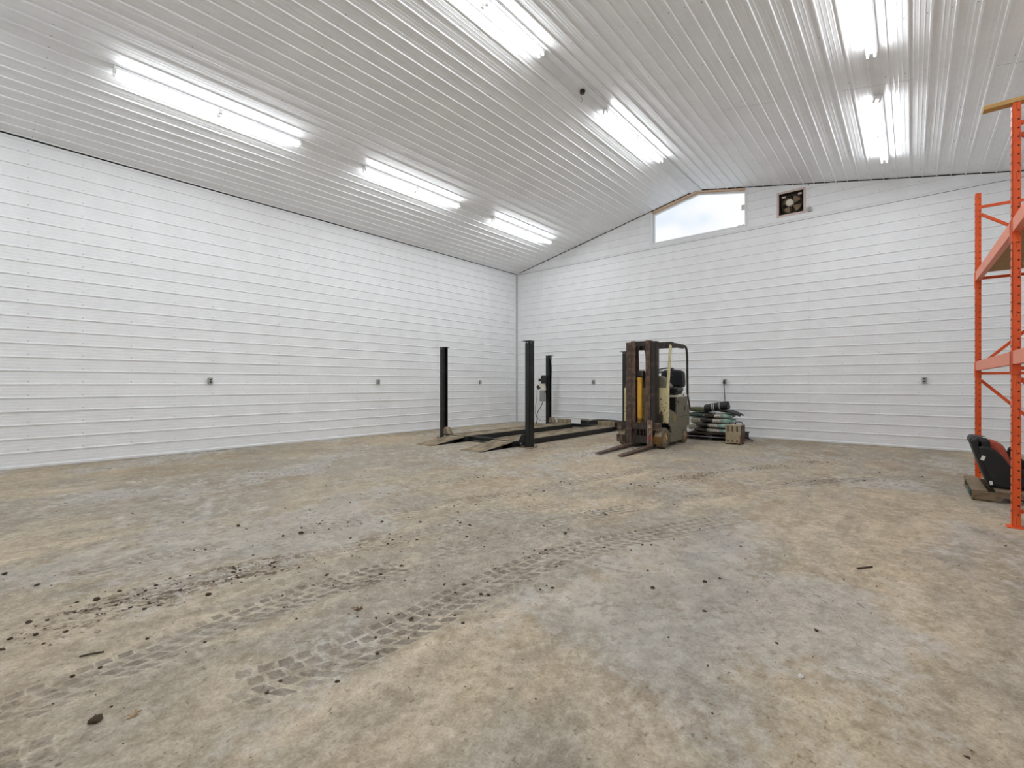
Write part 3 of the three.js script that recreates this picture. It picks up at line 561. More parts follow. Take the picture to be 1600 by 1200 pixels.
    part('ramp_leg', [bx(a + 0.012, a + 0.03, 0.01, 0.085, zf + 0.04, zf + 0.3), bx(b - 0.03, b - 0.012, 0.01, 0.085, zf + 0.04, zf + 0.3), poly([[0.08, 0.006], [0.93, 0.1], [0.93, 0.0], [0.08, 0]], 0.012).rotateY(L90).translate(b - 0.024, 0, zf + 0.95)], M.hole, r);
    part('hinge', rod(V(a - 0.01, 0.112, zf + 0.004), V(b + 0.03, 0.112, zf + 0.004), 0.014, 10), M.black, r);
  }
  // hydraulic unit on the back left post
  const u = part('power_unit', [bx(X.l - 0.07, X.l + 0.05, 0.98, 1.42, Z.b + 0.074, Z.b + 0.086, 0.003)], M.black, L);
  part('tank', new THREE.CylinderGeometry(0.088, 0.088, 0.33, 24).translate(X.l - 0.1, 0.9, Z.b + 0.17), M.tank, u);
  part('reservoir', [new THREE.CylinderGeometry(0.07, 0.085, 0.2, 20).translate(X.l - 0.08, 1.165, Z.b + 0.16), bx(X.l - 0.17, X.l - 0.04, 1.18, 1.27, Z.b + 0.12, Z.b + 0.24, 0.015)], M.offWhite, u);
  part('motor', [new THREE.CylinderGeometry(0.085, 0.085, 0.2, 20).translate(X.l - 0.06, 1.37, Z.b + 0.17), bx(X.l - 0.2, X.l - 0.06, 1.33, 1.41, Z.b + 0.14, Z.b + 0.25, 0.012), new THREE.CylinderGeometry(0.06, 0.08, 0.05, 20).translate(X.l - 0.06, 1.49, Z.b + 0.17)], M.blackPlastic, u);
  part('control_box', [bx(-0.04, 0.04, -0.055, 0.055, -0.03, 0.03, 0.006).rotateZ(0.6).translate(X.l - 0.2, 1.15, Z.b + 0.25)], std(0x4f3a28, 0.7), u);
  part('hose', [tube([[X.l - 0.08, 0.74, Z.b + 0.17], [X.l - 0.14, 0.58, Z.b + 0.2], [X.l - 0.28, 0.36, Z.b + 0.2], [X.l - 0.3, 0.16, Z.b + 0.18], [X.l - 0.36, 0.02, Z.b + 0.16]], 0.011, 40, 8), tube([[X.l - 0.24, 1.1, Z.b + 0.26], [X.l - 0.26, 0.8, Z.b + 0.25], [X.l - 0.33, 0.5, Z.b + 0.24], [X.l - 0.3, 0.28, Z.b + 0.22], [X.l - 0.16, 0.15, Z.b + 0.15], [X.l - 0.05, 0.16, Z.b + 0.08]], 0.006, 40, 8)], M.blackPlastic, u);
  // air lines from the heads of the back posts
  for (const [x, s] of [[X.l, 1], [X.r, -1]]) part('air_line', [tube([[x + s * 0.05, H - 0.02, Z.b + 0.02], [x + s * 0.1, H - 0.12, Z.b + 0.02], [x + s * 0.125, H - 0.3, Z.b + 0.02], [x + s * 0.12, 1.2, Z.b + 0.02], [x + s * 0.12, 0.2, Z.b + 0.02]], 0.006, 40, 6)], M.greyPlastic, L);
}
{ // odd pieces on the floor behind the lift
  const o = thing('steel_box', 'small dark box with a tan lid beyond the lift runways', 'box', [-7.22, 0, -11.78]);
  part('body', bx(-0.11, 0.11, 0, 0.2, -0.08, 0.08, 0.01), M.black, o);
  part('lid', bx(-0.1, 0.1, 0.2, 0.225, -0.075, 0.075, 0.008), M.dusty, o);
  const p = thing('trough', 'long low dark trough with rounded rim behind the lift runway by the back wall', 'trough', [-6.6, 0, -11.8]);
  part('shell', curvePoly([[-0.46, 0.01], [-0.5, 0.14], [-0.36, 0.225], [0.0, 0.25], [0.4, 0.235], [0.47, 0.16], [0.45, 0.01]], 0.3, 0.03).translate(0, 0, -0.15), M.black, p);
  part('rim', tube([[-0.47, 0.17, 0.15], [-0.34, 0.215, 0.155], [0, 0.24, 0.155], [0.36, 0.228, 0.155], [0.46, 0.17, 0.15]], 0.014, 40, 8), M.tarp, p);
}

// ------------------------------------------------------------------ forklift, facing the camera's side
{
  const F = thing('forklift', 'old cream and grey forklift with a rusty mast and yellow lift cylinder', 'forklift', [-4.09, 0, -8.75], 0.035);
  const mast = one('mast', [ // outer channels
    ...[-1, 1].flatMap((s) => [bx(Math.min(s * 0.2, s * 0.31), Math.max(s * 0.2, s * 0.31), 0.09, 2.09, -0.03, -0.01, 0.004), bx(Math.min(s * 0.29, s * 0.31), Math.max(s * 0.29, s * 0.31), 0.09, 2.09, -0.16, -0.01, 0.004), bx(Math.min(s * 0.2, s * 0.31), Math.max(s * 0.2, s * 0.31), 0.09, 2.09, -0.17, -0.15, 0.004)]),
    bx(-0.31, 0.31, 1.93, 2.07, -0.17, -0.14, 0.006), bx(-0.31, 0.31, 0.12, 0.26, -0.17, -0.14, 0.006)], M.dark, F);
  part('rail_face', bx(-0.312, -0.198, 0.09, 2.088, -0.012, -0.006, 0.002), M.rust, mast);
  for (const s of [-1, 1]) part('inner_rail', [bx(Math.min(s * 0.105, s * 0.2), Math.max(s * 0.105, s * 0.2), 0.08, 2.11, -0.015, 0.012, 0.004), bx(Math.min(s * 0.175, s * 0.2), Math.max(s * 0.175, s * 0.2), 0.08, 2.11, -0.14, 0, 0.004), bx(Math.min(s * 0.105, s * 0.2), Math.max(s * 0.105, s * 0.2), 0.08, 2.1, -0.14, -0.12, 0.004)], M.rust, mast);
  part('crosshead', [bx(-0.2, 0.2, 2.0, 2.105, -0.13, -0.03, 0.008), poly([[-0.11, 2.0], [-0.11, 1.86], [-0.03, 2.0]], 0.03).translate(0, 0, -0.08), poly([[0.11, 2.0], [0.03, 2.0], [0.11, 1.93]], 0.03).translate(0, 0, -0.08), bx(0.02, 0.06, 1.95, 2.0, -0.08, -0.05, 0.004)], M.dark, mast);
  part('chain', [rod(V(-0.075, 1.45, -0.06), V(-0.075, 2.02, -0.06), 0.011, 8), bx(-0.09, -0.06, 1.92, 2.0, -0.075, -0.045, 0.004)], M.dark, mast);
  part('lift_cylinder', [new THREE.CylinderGeometry(0.055, 0.055, 0.97, 24).translate(-0.045, 0.9, -0.07), new THREE.CylinderGeometry(0.062, 0.062, 0.05, 24).translate(-0.045, 1.36, -0.07)], M.yellow, mast);
  part('cylinder_base', [new THREE.CylinderGeometry(0.035, 0.035, 0.25, 16).translate(-0.045, 0.3, -0.07), new THREE.SphereGeometry(0.045, 14, 8).translate(-0.045, 0.2, -0.05)], M.rust, mast);
  part('chain_wheel', [rod(V(-0.135, 1.445, -0.07), V(-0.09, 1.445, -0.07), 0.075, 20), rod(V(0.0, 1.445, -0.07), V(0.045, 1.445, -0.07), 0.075, 20), bx(-0.1, 0.01, 1.39, 1.52, -0.1, -0.04, 0.015)], M.dark, mast);
  part('hose', [tube([[-0.1, 1.95, -0.1], [-0.09, 1.5, -0.12], [-0.13, 1.0, -0.13], [-0.12, 0.4, -0.12]], 0.012, 30, 8), tube([[0.075, 1.9, -0.12], [0.065, 1.2, -0.12], [0.075, 0.4, -0.12]], 0.012, 30, 8)], M.blackPlastic, mast);
  const car = part('carriage', [bx(-0.44, 0.42, 0.36, 0.49, 0.03, 0.075, 0.006), bx(-0.44, 0.42, 0.1, 0.235, 0.03, 0.075, 0.006), bx(-0.26, -0.22, 0.1, 0.52, 0.02, 0.06, 0.004), bx(0.22, 0.26, 0.1, 0.52, 0.02, 0.06, 0.004), bx(-0.09, -0.06, 0.12, 0.5, 0.0, 0.05, 0.004), bx(0.06, 0.09, 0.12, 0.5, 0.0, 0.05, 0.004)], M.dark, F);
  part('carriage_end', [bx(-0.46, -0.36, 0.35, 0.5, 0.025, 0.082, 0.006), bx(-0.475, -0.35, 0.095, 0.24, 0.025, 0.084, 0.006)], M.rust, car);
  part('carriage_end', [bx(0.285, 0.43, 0.35, 0.5, 0.025, 0.082, 0.006)], M.rust, car);
  part('carriage_end', [bx(0.285, 0.43, 0.095, 0.24, 0.025, 0.084, 0.006)], std(0xffffff, 0.7, 0, { map: sized(T.yellow, 0.3), color: 0x857d6c }), car);
  // marks chalked on the right shank: a ring and a hooked stroke
  const mk = document.createElement('canvas'); mk.width = 64; mk.height = 320;
  { const g = mk.getContext('2d'); g.fillStyle = '#70594a'; g.fillRect(0, 0, 64, 320); for (let i = 0; i < 260; i++) { const w = rnd() < 0.4; g.fillStyle = w ? `rgba(170,150,130,${rr(0.1, 0.35)})` : `rgba(70,44,34,${rr(0.1, 0.5)})`; g.beginPath(); g.ellipse(rr(0, 64), rr(0, 320), rr(1, 6), rr(1, 9), 0, 0, 7); g.fill(); }
    g.strokeStyle = '#d8cbbd'; g.lineWidth = 5; g.beginPath(); g.arc(33, 78, 17, 0.2, 5.6); g.stroke(); g.beginPath(); g.moveTo(42, 64); g.lineTo(26, 94); g.stroke(); g.lineWidth = 6; g.beginPath(); g.moveTo(30, 128); g.lineTo(38, 128); g.lineTo(36, 160); g.lineTo(24, 166); g.stroke();
    g.fillStyle = '#8f4238'; g.fillRect(12, 190, 40, 60); g.fillStyle = 'rgba(220,208,190,.7)'; g.fillRect(8, 182, 12, 8); g.strokeStyle = '#b9a892'; g.lineWidth = 5; g.strokeRect(2, 2, 60, 316); }
  const mt = new THREE.CanvasTexture(mk); mt.colorSpace = THREE.SRGBColorSpace;
  for (const [x, marked] of [[-0.2, false], [0.235, true]]) {
    const f = part('fork', [bx(x - 0.052, x + 0.052, 0.03, 0.55, 0.075, 0.115, 0.006), poly([[0.1, 0.03], [0.1, 0.07], [0.5, 0.062], [1.38, 0.036], [1.42, 0.028], [1.4, 0.02], [0.5, 0.02], [0.14, 0.02]], 0.1, 0.004).rotateY(-L90).translate(x + 0.05, 0, 0)], M.rust, F);
    if (marked) part('chalk_mark', new THREE.BoxGeometry(0.094, 0.49, 0.002).translate(x, 0.305, 0.116), std(0xffffff, 0.8, 0, { map: mt }), f, true);
  }
  // chassis
  const ch = part('chassis', [bx(-0.44, 0.44, 0.1, 0.3, -1.4, -0.3, 0.02), bx(-0.3, 0.3, 0.16, 0.46, -0.35, -0.17, 0.02), bx(0.4, 0.465, 0.09, 0.285, -1.05, -0.38, 0.015), bx(-0.465, -0.4, 0.09, 0.285, -1.05, -0.38, 0.015)], M.olive, F);
  const wheel = (name, x, z, r, w) => {
    const wl = part(name, new THREE.LatheGeometry([[0.55, -0.5], [0.9, -0.5], [1, -0.36], [1, 0.36], [0.9, 0.5], [0.55, 0.5]].map(([a, b]) => new THREE.Vector2(a * r, b * w)), 32).rotateZ(L90).translate(x, r, z), std(0x6d6352, 0.9), F);
    const s = Math.sign(x);
    part('hub', [new THREE.CylinderGeometry(r * 0.62, r * 0.56, w * 0.86, 24).rotateZ(L90).translate(x, r, z), rod(V(x + s * w * 0.3, r, z), V(x + s * w * 0.62, r, z), r * 0.2, 14)], std(0xb99a70, 0.75), wl);
    part('tread', [new THREE.CylinderGeometry(r * 1.003, r * 1.003, w * 0.7, 32, 1, true).rotateZ(L90).translate(x, r, z)], M.dusty, wl);
    for (let i = 0; i < 5; i++) { const a = i * 1.2566; part('lug_nut', rod(V(x + s * w * 0.4, r + Math.cos(a) * r * 0.38, z + Math.sin(a) * r * 0.38), V(x + s * w * 0.47, r + Math.cos(a) * r * 0.38, z + Math.sin(a) * r * 0.38), r * 0.06, 6), M.rust, wl); }
    return wl;
  };
  wheel('front_wheel', 0.375, -0.14, 0.2, 0.17); wheel('front_wheel', -0.375, -0.14, 0.2, 0.17);
  wheel('rear_wheel', 0.385, -1.27, 0.17, 0.14); wheel('rear_wheel', -0.385, -1.27, 0.17, 0.14);
  // dash panel, cowl, wheel arch
  const dash = part('dash_panel', [bx(-0.45, 0.47, 0.48, 1.175, -0.26, -0.21, 0.012), bx(0.44, 0.472, 0.6, 1.175, -0.3, -0.215, 0.01)], M.cream, F);
  part('seam', bx(-0.471, 0.471, 0.785, 0.79, -0.2095, -0.208), M.rust, dash);
  for (const [a, b] of [[0.3, 0.755], [0.4, 0.74], [0.1, 0.75], [0.4, 0.5], [0.33, 0.95]]) part('rivet', new THREE.CylinderGeometry(0.013, 0.013, 0.012, 8).rotateX(L90).translate(a, b, -0.206), M.rust, dash);
  part('cowl', curvePoly([[-0.4, 1.17], [-0.4, 1.3], [-0.3, 1.4], [0, 1.43], [0.32, 1.4], [0.41, 1.3], [0.42, 1.17]], 0.24, 0.02).translate(0, 0, -0.48), M.olive, F);
  part('valve_block', [bx(0.24, 0.38, 0.5, 0.66, -0.2, -0.11, 0.01), rod(V(0.26, 0.66, -0.15), V(0.26, 0.73, -0.15), 0.02, 8), rod(V(0.36, 0.64, -0.15), V(0.36, 0.71, -0.15), 0.018, 8), tube([[0.26, 0.7, -0.15], [0.2, 0.8, -0.16], [0.12, 0.75, -0.17]], 0.014, 16, 8)], M.dark, F);
  part('steering_wheel', [new THREE.TorusGeometry(0.17, 0.012, 10, 40).rotateX(L90), rod(V(-0.17, 0, 0), V(0, -0.03, 0), 0.009, 8), rod(V(0.12, 0, 0.12), V(0, -0.03, 0), 0.009, 8), rod(V(0.12, 0, -0.12), V(0, -0.03, 0), 0.009, 8), rod(V(0, -0.16, 0), V(0, 0, 0), 0.02, 10), new THREE.SphereGeometry(0.028, 12, 8).translate(0.15, 0.03, 0.05)].map((g) => g.rotateX(0.3).translate(0.3, 1.53, -0.52)), M.blackPlastic, F);
  part('control_lever', [0.36, 0.39].flatMap((x, i) => [rod(V(x, 1.3, -0.45 - i * 0.05), V(x + 0.05, 1.4, -0.48 - i * 0.05), 0.008, 8), new THREE.SphereGeometry(0.022, 10, 8).translate(x + 0.05, 1.41, -0.48 - i * 0.05)]), M.blackPlastic, F);
  // side plate behind the front wheel, rear hood with the battery
  const sideOut = [[-0.3, 0.45], [-0.34, 0.75], [-0.62, 0.68], [-0.72, 0.62], [-0.72, 0.28], [-0.45, 0.28], [-0.4, 0.4]];
  for (const s of [-1, 1]) part('side_plate', poly(sideOut.map(([z, y]) => [-z, y]), 0.03, 0.004).rotateY(L90).translate(s > 0 ? 0.435 : -0.465, 0, 0), M.olive, F);
  part('step_mark', [bx(0.466, 0.468, 0.5, 0.62, -0.68, -0.52), bx(0.466, 0.468, 0.43, 0.46, -0.6, -0.56), bx(0.466, 0.468, 0.43, 0.46, -0.68, -0.64)], std(0x94804f, 0.7), F);
  part('floor_plate', bx(-0.44, 0.44, 0.3, 0.34, -0.75, -0.28, 0.004), M.dark, F);
  const hood = part('hood', [poly([[0.72, 0.27], [0.74, 0.985], [1.42, 0.985], [1.44, 0.5], [1.4, 0.3]], 0.92, 0.012).rotateY(-L90).rotateY(Math.PI).translate(-0.46, 0, 0)], M.olive, F);
  part('hood_front', bx(-0.44, 0.44, 0.34, 0.972, -0.7225, -0.7, 0.004), M.hole, hood);
  part('hood_seam', bx(0.4605, 0.4625, 0.575, 0.583, -1.43, -0.73), M.rust, hood);
  part('badge', [new THREE.CylinderGeometry(0.058, 0.058, 0.004, 20).scale(1, 1, 0.8).rotateZ(L90).translate(0.462, 0.74, -1.22)], std(0x4a3730, 0.7), hood);
  part('latch', [bx(0.46, 0.472, 0.86, 0.91, -0.84, -0.79, 0.004)], M.dark, hood);
  part('hood_lid', [bx(-0.45, 0.45, 0.985, 1.0, -1.42, -0.74, 0.005), bx(0.3, 0.45, 1.0, 1.02, -0.95, -0.78, 0.006)], M.offWhite, hood);
  part('counterweight', [bx(-0.45, 0.45, 0.34, 0.8, -1.62, -1.44, 0.05)], M.olive, F);
  part('battery_cover', [poly([[0, 0], [0, 0.05], [0.12, 0.1], [0.26, 0.09], [0.3, 0]], 0.28, 0.01).rotateY(L90).translate(0.12, 0.998, -1.02)], M.offWhite, F);
  part('hood_latch', [[0.3, -1.12], [0.35, -1.16], [0.4, -1.33]].map(([x, z]) => bx(x - 0.012, x + 0.012, 1.0, 1.03, z - 0.015, z + 0.015, 0.004)), M.blackPlastic, F);
  // seat
  const seat = part('seat_cushion', [new RoundedBoxGeometry(0.5, 0.12, 0.44, 4, 0.055).translate(0.2, 1.135, -1.0)], M.vinylSeat, F);
  part('seat_pan', [bx(-0.01, 0.41, 1.04, 1.08, -1.2, -0.82, 0.01), bx(0.02, 0.06, 0.99, 1.05, -1.18, -0.85), bx(0.34, 0.38, 0.99, 1.05, -1.18, -0.85)], M.blackPlastic, F);
  part('backrest', [curvePoly([[-0.25, 0.0], [-0.255, 0.2], [-0.225, 0.32], [-0.1, 0.355], [0.1, 0.355], [0.225, 0.32], [0.255, 0.2], [0.25, 0.0], [0.1, -0.012], [-0.1, -0.012]], 0.13, 0.035).translate(0, 0, -0.065).rotateX(-0.12).translate(0.21, 1.2, -1.2)], M.vinylSeat, F);
  part('seat_trim', [tube([[-0.02, 1.19, -1.1], [0.0, 1.195, -1.16], [0.2, 1.195, -1.165], [0.4, 1.195, -1.16], [0.42, 1.19, -1.1]], 0.012, 30, 8)], M.chrome, F);
  // overhead guard
  for (const s of [-1, 1]) {
    part('guard_pillar', [bar(V(s > 0 ? 0.455 : -0.4, 1.1, -0.235), V(s > 0 ? 0.455 : -0.4, 2.03, -0.4), 0.045, 0.05)], M.cream, F);
    part('guard_leg', [tube([[s * 0.455, 2.055, -0.5], [s * 0.455, 2.055, -1.15], [s * 0.455, 2.03, -1.32], [s * 0.455, 1.93, -1.385], [s * 0.455, 1.5, -1.41], [s * 0.455, 1.03, -1.43]], 0.024, 60, 10), tube([[s * 0.455, 1.05, -1.43], [s * 0.455, 0.98, -1.46], [s * 0.455, 0.7, -1.6]], 0.017, 16, 8)], M.dark, F);
  }
  part('guard_frame', [bx(-0.48, 0.48, 2.01, 2.095, -0.47, -0.38, 0.008), bx(-0.45, 0.45, 2.03, 2.075, -1.26, -1.2, 0.008), bx(0.42, 0.48, 2.0, 2.085, -1.15, -0.4, 0.01), bx(-0.48, -0.42, 2.0, 2.085, -1.15, -0.4, 0.01), bx(-0.17, -0.13, 2.035, 2.065, -1.22, -0.44, 0.004), bx(0.13, 0.17, 2.035, 2.065, -1.22, -0.44, 0.004)], M.dark, F);
}

// ------------------------------------------------------------------ loaded pallet and charger by the back wall
{
  const p = thing('pallet', 'dark pallet under the pile of bags by the back wall', 'pallet', [-3.4, 0, -11.32]);
  const pm = std(0x2b2724, 0.8);
  for (let i = 0; i < 7; i++) part('board', bx(-0.55, 0.55, 0.13, 0.15, -0.52 + i * 0.15, -0.4 + i * 0.15, 0.003), pm, p);
  for (const x of [-0.53, -0.04, 0.45]) part('stringer', bx(x, x + 0.08, 0.018, 0.13, -0.53, 0.53, 0.004), pm, p);
  for (const z of [-0.53, -0.06, 0.4]) part('bottom_board', bx(-0.55, 0.55, 0, 0.018, z, z + 0.12, 0.003), pm, p);
  part('edge_strip', bx(-0.55, 0.55, 0.075, 0.087, 0.53, 0.536), M.greyPlastic, p);
  solo('flat_sheet', 'dusty sheet lying between the dark pallet and the lowest bag', 'sheet', [-3.36, 0.151, -11.06], 0, bx(-0.46, 0.46, 0, 0.016, -0.26, 0.26, 0.006), M.grime);
}
function bagTexture(kind) {
  const c = document.createElement('canvas'); c.width = 256; c.height = 128; const g = c.getContext('2d');
  g.fillStyle = ['#9d9a90', '#908f86', '#a5a297', '#99988d'][kind]; g.fillRect(0, 0, 256, 128);
  g.fillStyle = '#2c2521'; g.fillRect(0, 0, 90 + kind * 8, 128); g.fillRect(0, 82, 256, 46); g.fillStyle = '#5c5348'; for (let i = 0; i < 10; i++) g.fillRect(rr(0, 80), rr(0, 120), rr(8, 40), rr(3, 9));
  g.fillStyle = '#79a79c'; g.fillRect(176, 0, 80, 128); g.fillStyle = '#3f7a70'; g.fillRect(186, 70, 70, 58); g.fillStyle = '#d7d3c6'; g.fillRect(112, 20, 52, 88);
  g.fillStyle = '#7e4034'; for (let i = 0; i < 4; i++) for (let j = 0; j < 3; j++) g.fillRect(120 + j * 13, 32 + i * 17, 8, 9);
  g.fillStyle = '#d9d6cb'; for (let i = 0; i < 5; i++) g.fillRect(190, 12 + i * 9, rr(20, 50), 4);
  for (let i = 0; i < 160; i++) { g.fillStyle = rnd() < 0.5 ? 'rgba(70,60,50,.25)' : 'rgba(230,226,214,.2)'; g.fillRect(rr(0, 256), rr(0, 128), rr(2, 18), rr(1, 4)); }
  const t = new THREE.CanvasTexture(c); t.colorSpace = THREE.SRGBColorSpace; t.wrapS = t.wrapT = THREE.RepeatWrapping; return t;
}
const bagMats = [0, 1, 2, 3].map((k) => std(0xffffff, 0.45, 0, { map: bagTexture(k) }));
function bagGeometry(w, h, d, seed) { // a filled sack: a pillow with pinched ends and dents
  const g = new THREE.SphereGeometry(1, 48, 28), p = g.attributes.position, uv = g.attributes.uv;
  for (let i = 0; i < p.count; i++) {
    let x = p.getX(i), y = p.getY(i), z = p.getZ(i);
    const se = (v, e) => Math.sign(v) * Math.abs(v) ** e;
    const m = Math.max(Math.abs(x), Math.abs(z)), sx = se(x, 0.45), sz = se(z, 0.45), q = Math.min(1, Math.max(Math.abs(sx), Math.abs(sz)));
    const th = se(y, 0.28) * (1 - 0.3 * q ** 8), n = fbm(sx * 2.2 + seed * 7 + 30, sz * 2.2 + seed * 3 + 30, 4) - 0.5;
    p.setXYZ(i, sx * w / 2 * (1 + 0.03 * n), th * h / 2 * (1 + n * 0.5) + n * h * 0.2, sz * d / 2 * (1 + 0.05 * n));
    uv.setXY(i, (sx + 1) / 2, 0.5 + sz * 0.25 + th * 0.22);
  }
  g.computeVertexNormals(); return g;
}
{
  const where = ['lowest bag of the pile, on the dark pallet', 'second bag from the bottom of the pile on the dark pallet', 'third bag from the bottom of the pile on the dark pallet', 'topmost bag of the pile, under the black roll'];
  [[-3.36, 0.222, -11.05, 0.9, 0.46, 0.02], [-3.37, 0.33, -11.06, 0.8, 0.46, -0.03], [-3.32, 0.438, -11.06, 0.72, 0.45, 0.04], [-3.29, 0.546, -11.07, 0.6, 0.44, -0.02]].forEach(([x, y, z, w, d, r], i) => {
    const o = thing('bag', 'printed plastic bag, ' + where[i], 'bag', [x, y, z], r), h = 0.094;
    part('sack', bagGeometry(w, h, d, i + 1), bagMats[i], o, true);
    part('seam', [bx(w / 2 - 0.02, w / 2 + 0.012, -0.008, 0.008, -d * 0.34, d * 0.34, 0.004), bx(-w / 2 - 0.012, -w / 2 + 0.02, -0.008, 0.008, -d * 0.34, d * 0.34, 0.004)], M.offWhite, o);
  });
  const r = thing('wrap_roll', 'black roll of sheeting tied with pale straps on top of the bags', 'roll', [-3.32, 0.735, -11.02], 0);
  r.rotation.set(0.0, -0.12, 0.17);
  part('roll', [rod(V(-0.27, 0, 0), V(0.25, 0, 0), 0.088, 28), rod(V(-0.272, 0, 0), V(-0.25, 0, 0), 0.082, 28), tube([[-0.27, 0.09, 0], [0, 0.093, 0.01], [0.25, 0.09, 0]], 0.006, 12, 6)], M.rubber, r);
  part('core', rod(V(-0.276, 0, 0), V(0.256, 0, 0), 0.03, 18), M.grime, r);
  for (const x of [-0.1, -0.06, 0.07]) part('strap', new THREE.TorusGeometry(0.09, 0.006, 6, 32).rotateY(L90 + 0.12).translate(x, 0, 0), M.strap, r);
  const g = new THREE.PlaneGeometry(0.42, 0.4, 20, 14).rotateX(-L90), pp = g.attributes.position;
  for (let i = 0; i < pp.count; i++) { const x = pp.getX(i), z = pp.getZ(i); pp.setY(i, 0.03 - 0.5 * Math.max(0, x + 0.02) ** 1.5 - 0.1 * Math.max(0, x) + 0.012 * Math.sin(z * 22 + x * 9)); }
  const g2 = g.clone().translate(0, 0.012, 0); g.computeVertexNormals(); g2.computeVertexNormals();
  solo('rubber_sheet', 'thin black rubber sheet drooping off the right of the bag pile', 'sheet', [-3.04, 0.612, -11.08], 0, [g2, g, g.clone().translate(0, -0.006, 0.01)], M.rubber);
  solo('grey_sack', 'lower dusty grey sack lying on the dark pallet beside the forklift', 'sack', [-3.87, 0.228, -11.58], 0.05, bagGeometry(0.5, 0.132, 0.5, 12), M.sack);
  solo('grey_sack', 'upper dusty grey sack under the green tarps beside the forklift', 'sack', [-3.84, 0.382, -11.57], 0.1, bagGeometry(0.46, 0.132, 0.5, 9), M.sack);
  solo('folded_tarp', 'dark green folded tarp lying on the grey sacks by the back wall', 'tarp', [-3.84, 0.522, -11.6], -0.1, bagGeometry(0.58, 0.105, 0.5, 25), std(0x3d4a40, 0.8));
  solo('folded_tarp', 'olive green folded tarp, topmost of the heap by the back wall', 'tarp', [-3.85, 0.648, -11.6], 0.1, bagGeometry(0.52, 0.105, 0.46, 21), M.tarp);
}
{ // battery charger
  const o = thing('battery_charger', 'squat beige metal battery charger with slots and black handles, right of the bag pile', 'charger', [-2.82, 0, -10.56]);
  part('case', bx(-0.152, 0.146, 0.02, 0.405, -0.16, 0.155, 0.01), M.beige, o);
  part('face_plate', bx(-0.15, 0.144, 0.024, 0.4, 0.155, 0.16, 0.002), std(0xffffff, 0.6, 0, { map: sized(T.beige, 0.33), color: 0xf4efe0 }), o);
  for (const x of [-0.1, -0.012, 0.078]) { part('vent_slot', bx(x - 0.016, x + 0.016, 0.265, 0.375, 0.1585, 0.1615, 0.001), std(0x5b4c3c, 0.8), o); part('vent_hole', bx(x - 0.018, x + 0.018, 0.05, 0.088, 0.1585, 0.1615, 0.001), std(0x66513f, 0.8), o); }
  part('side_panel', [bx(0.1455, 0.151, 0.03, 0.395, -0.15, 0.15, 0.002)], M.grime, o);
  part('red_stripe', [bx(0.11, 0.142, 0.03, 0.05, 0.1595, 0.162), bx(0.128, 0.142, 0.05, 0.2, 0.1595, 0.162)], M.red, o);
  part('handle', [tube([[-0.09, 0.405, 0.08], [-0.09, 0.43, 0.08], [0.02, 0.432, 0.08], [0.02, 0.405, 0.08]], 0.008, 24, 8), tube([[-0.0, 0.405, -0.05], [-0.0, 0.445, -0.05], [0.12, 0.447, -0.05], [0.12, 0.405, -0.05]], 0.008, 24, 8)], M.blackPlastic, o);
  for (const [x, z] of [[-0.13, 0.13], [0.12, 0.13], [-0.13, -0.13], [0.12, -0.13]]) part('foot', new THREE.CylinderGeometry(0.018, 0.02, 0.022, 12).translate(x, 0.011, z), M.rubber, o);
}

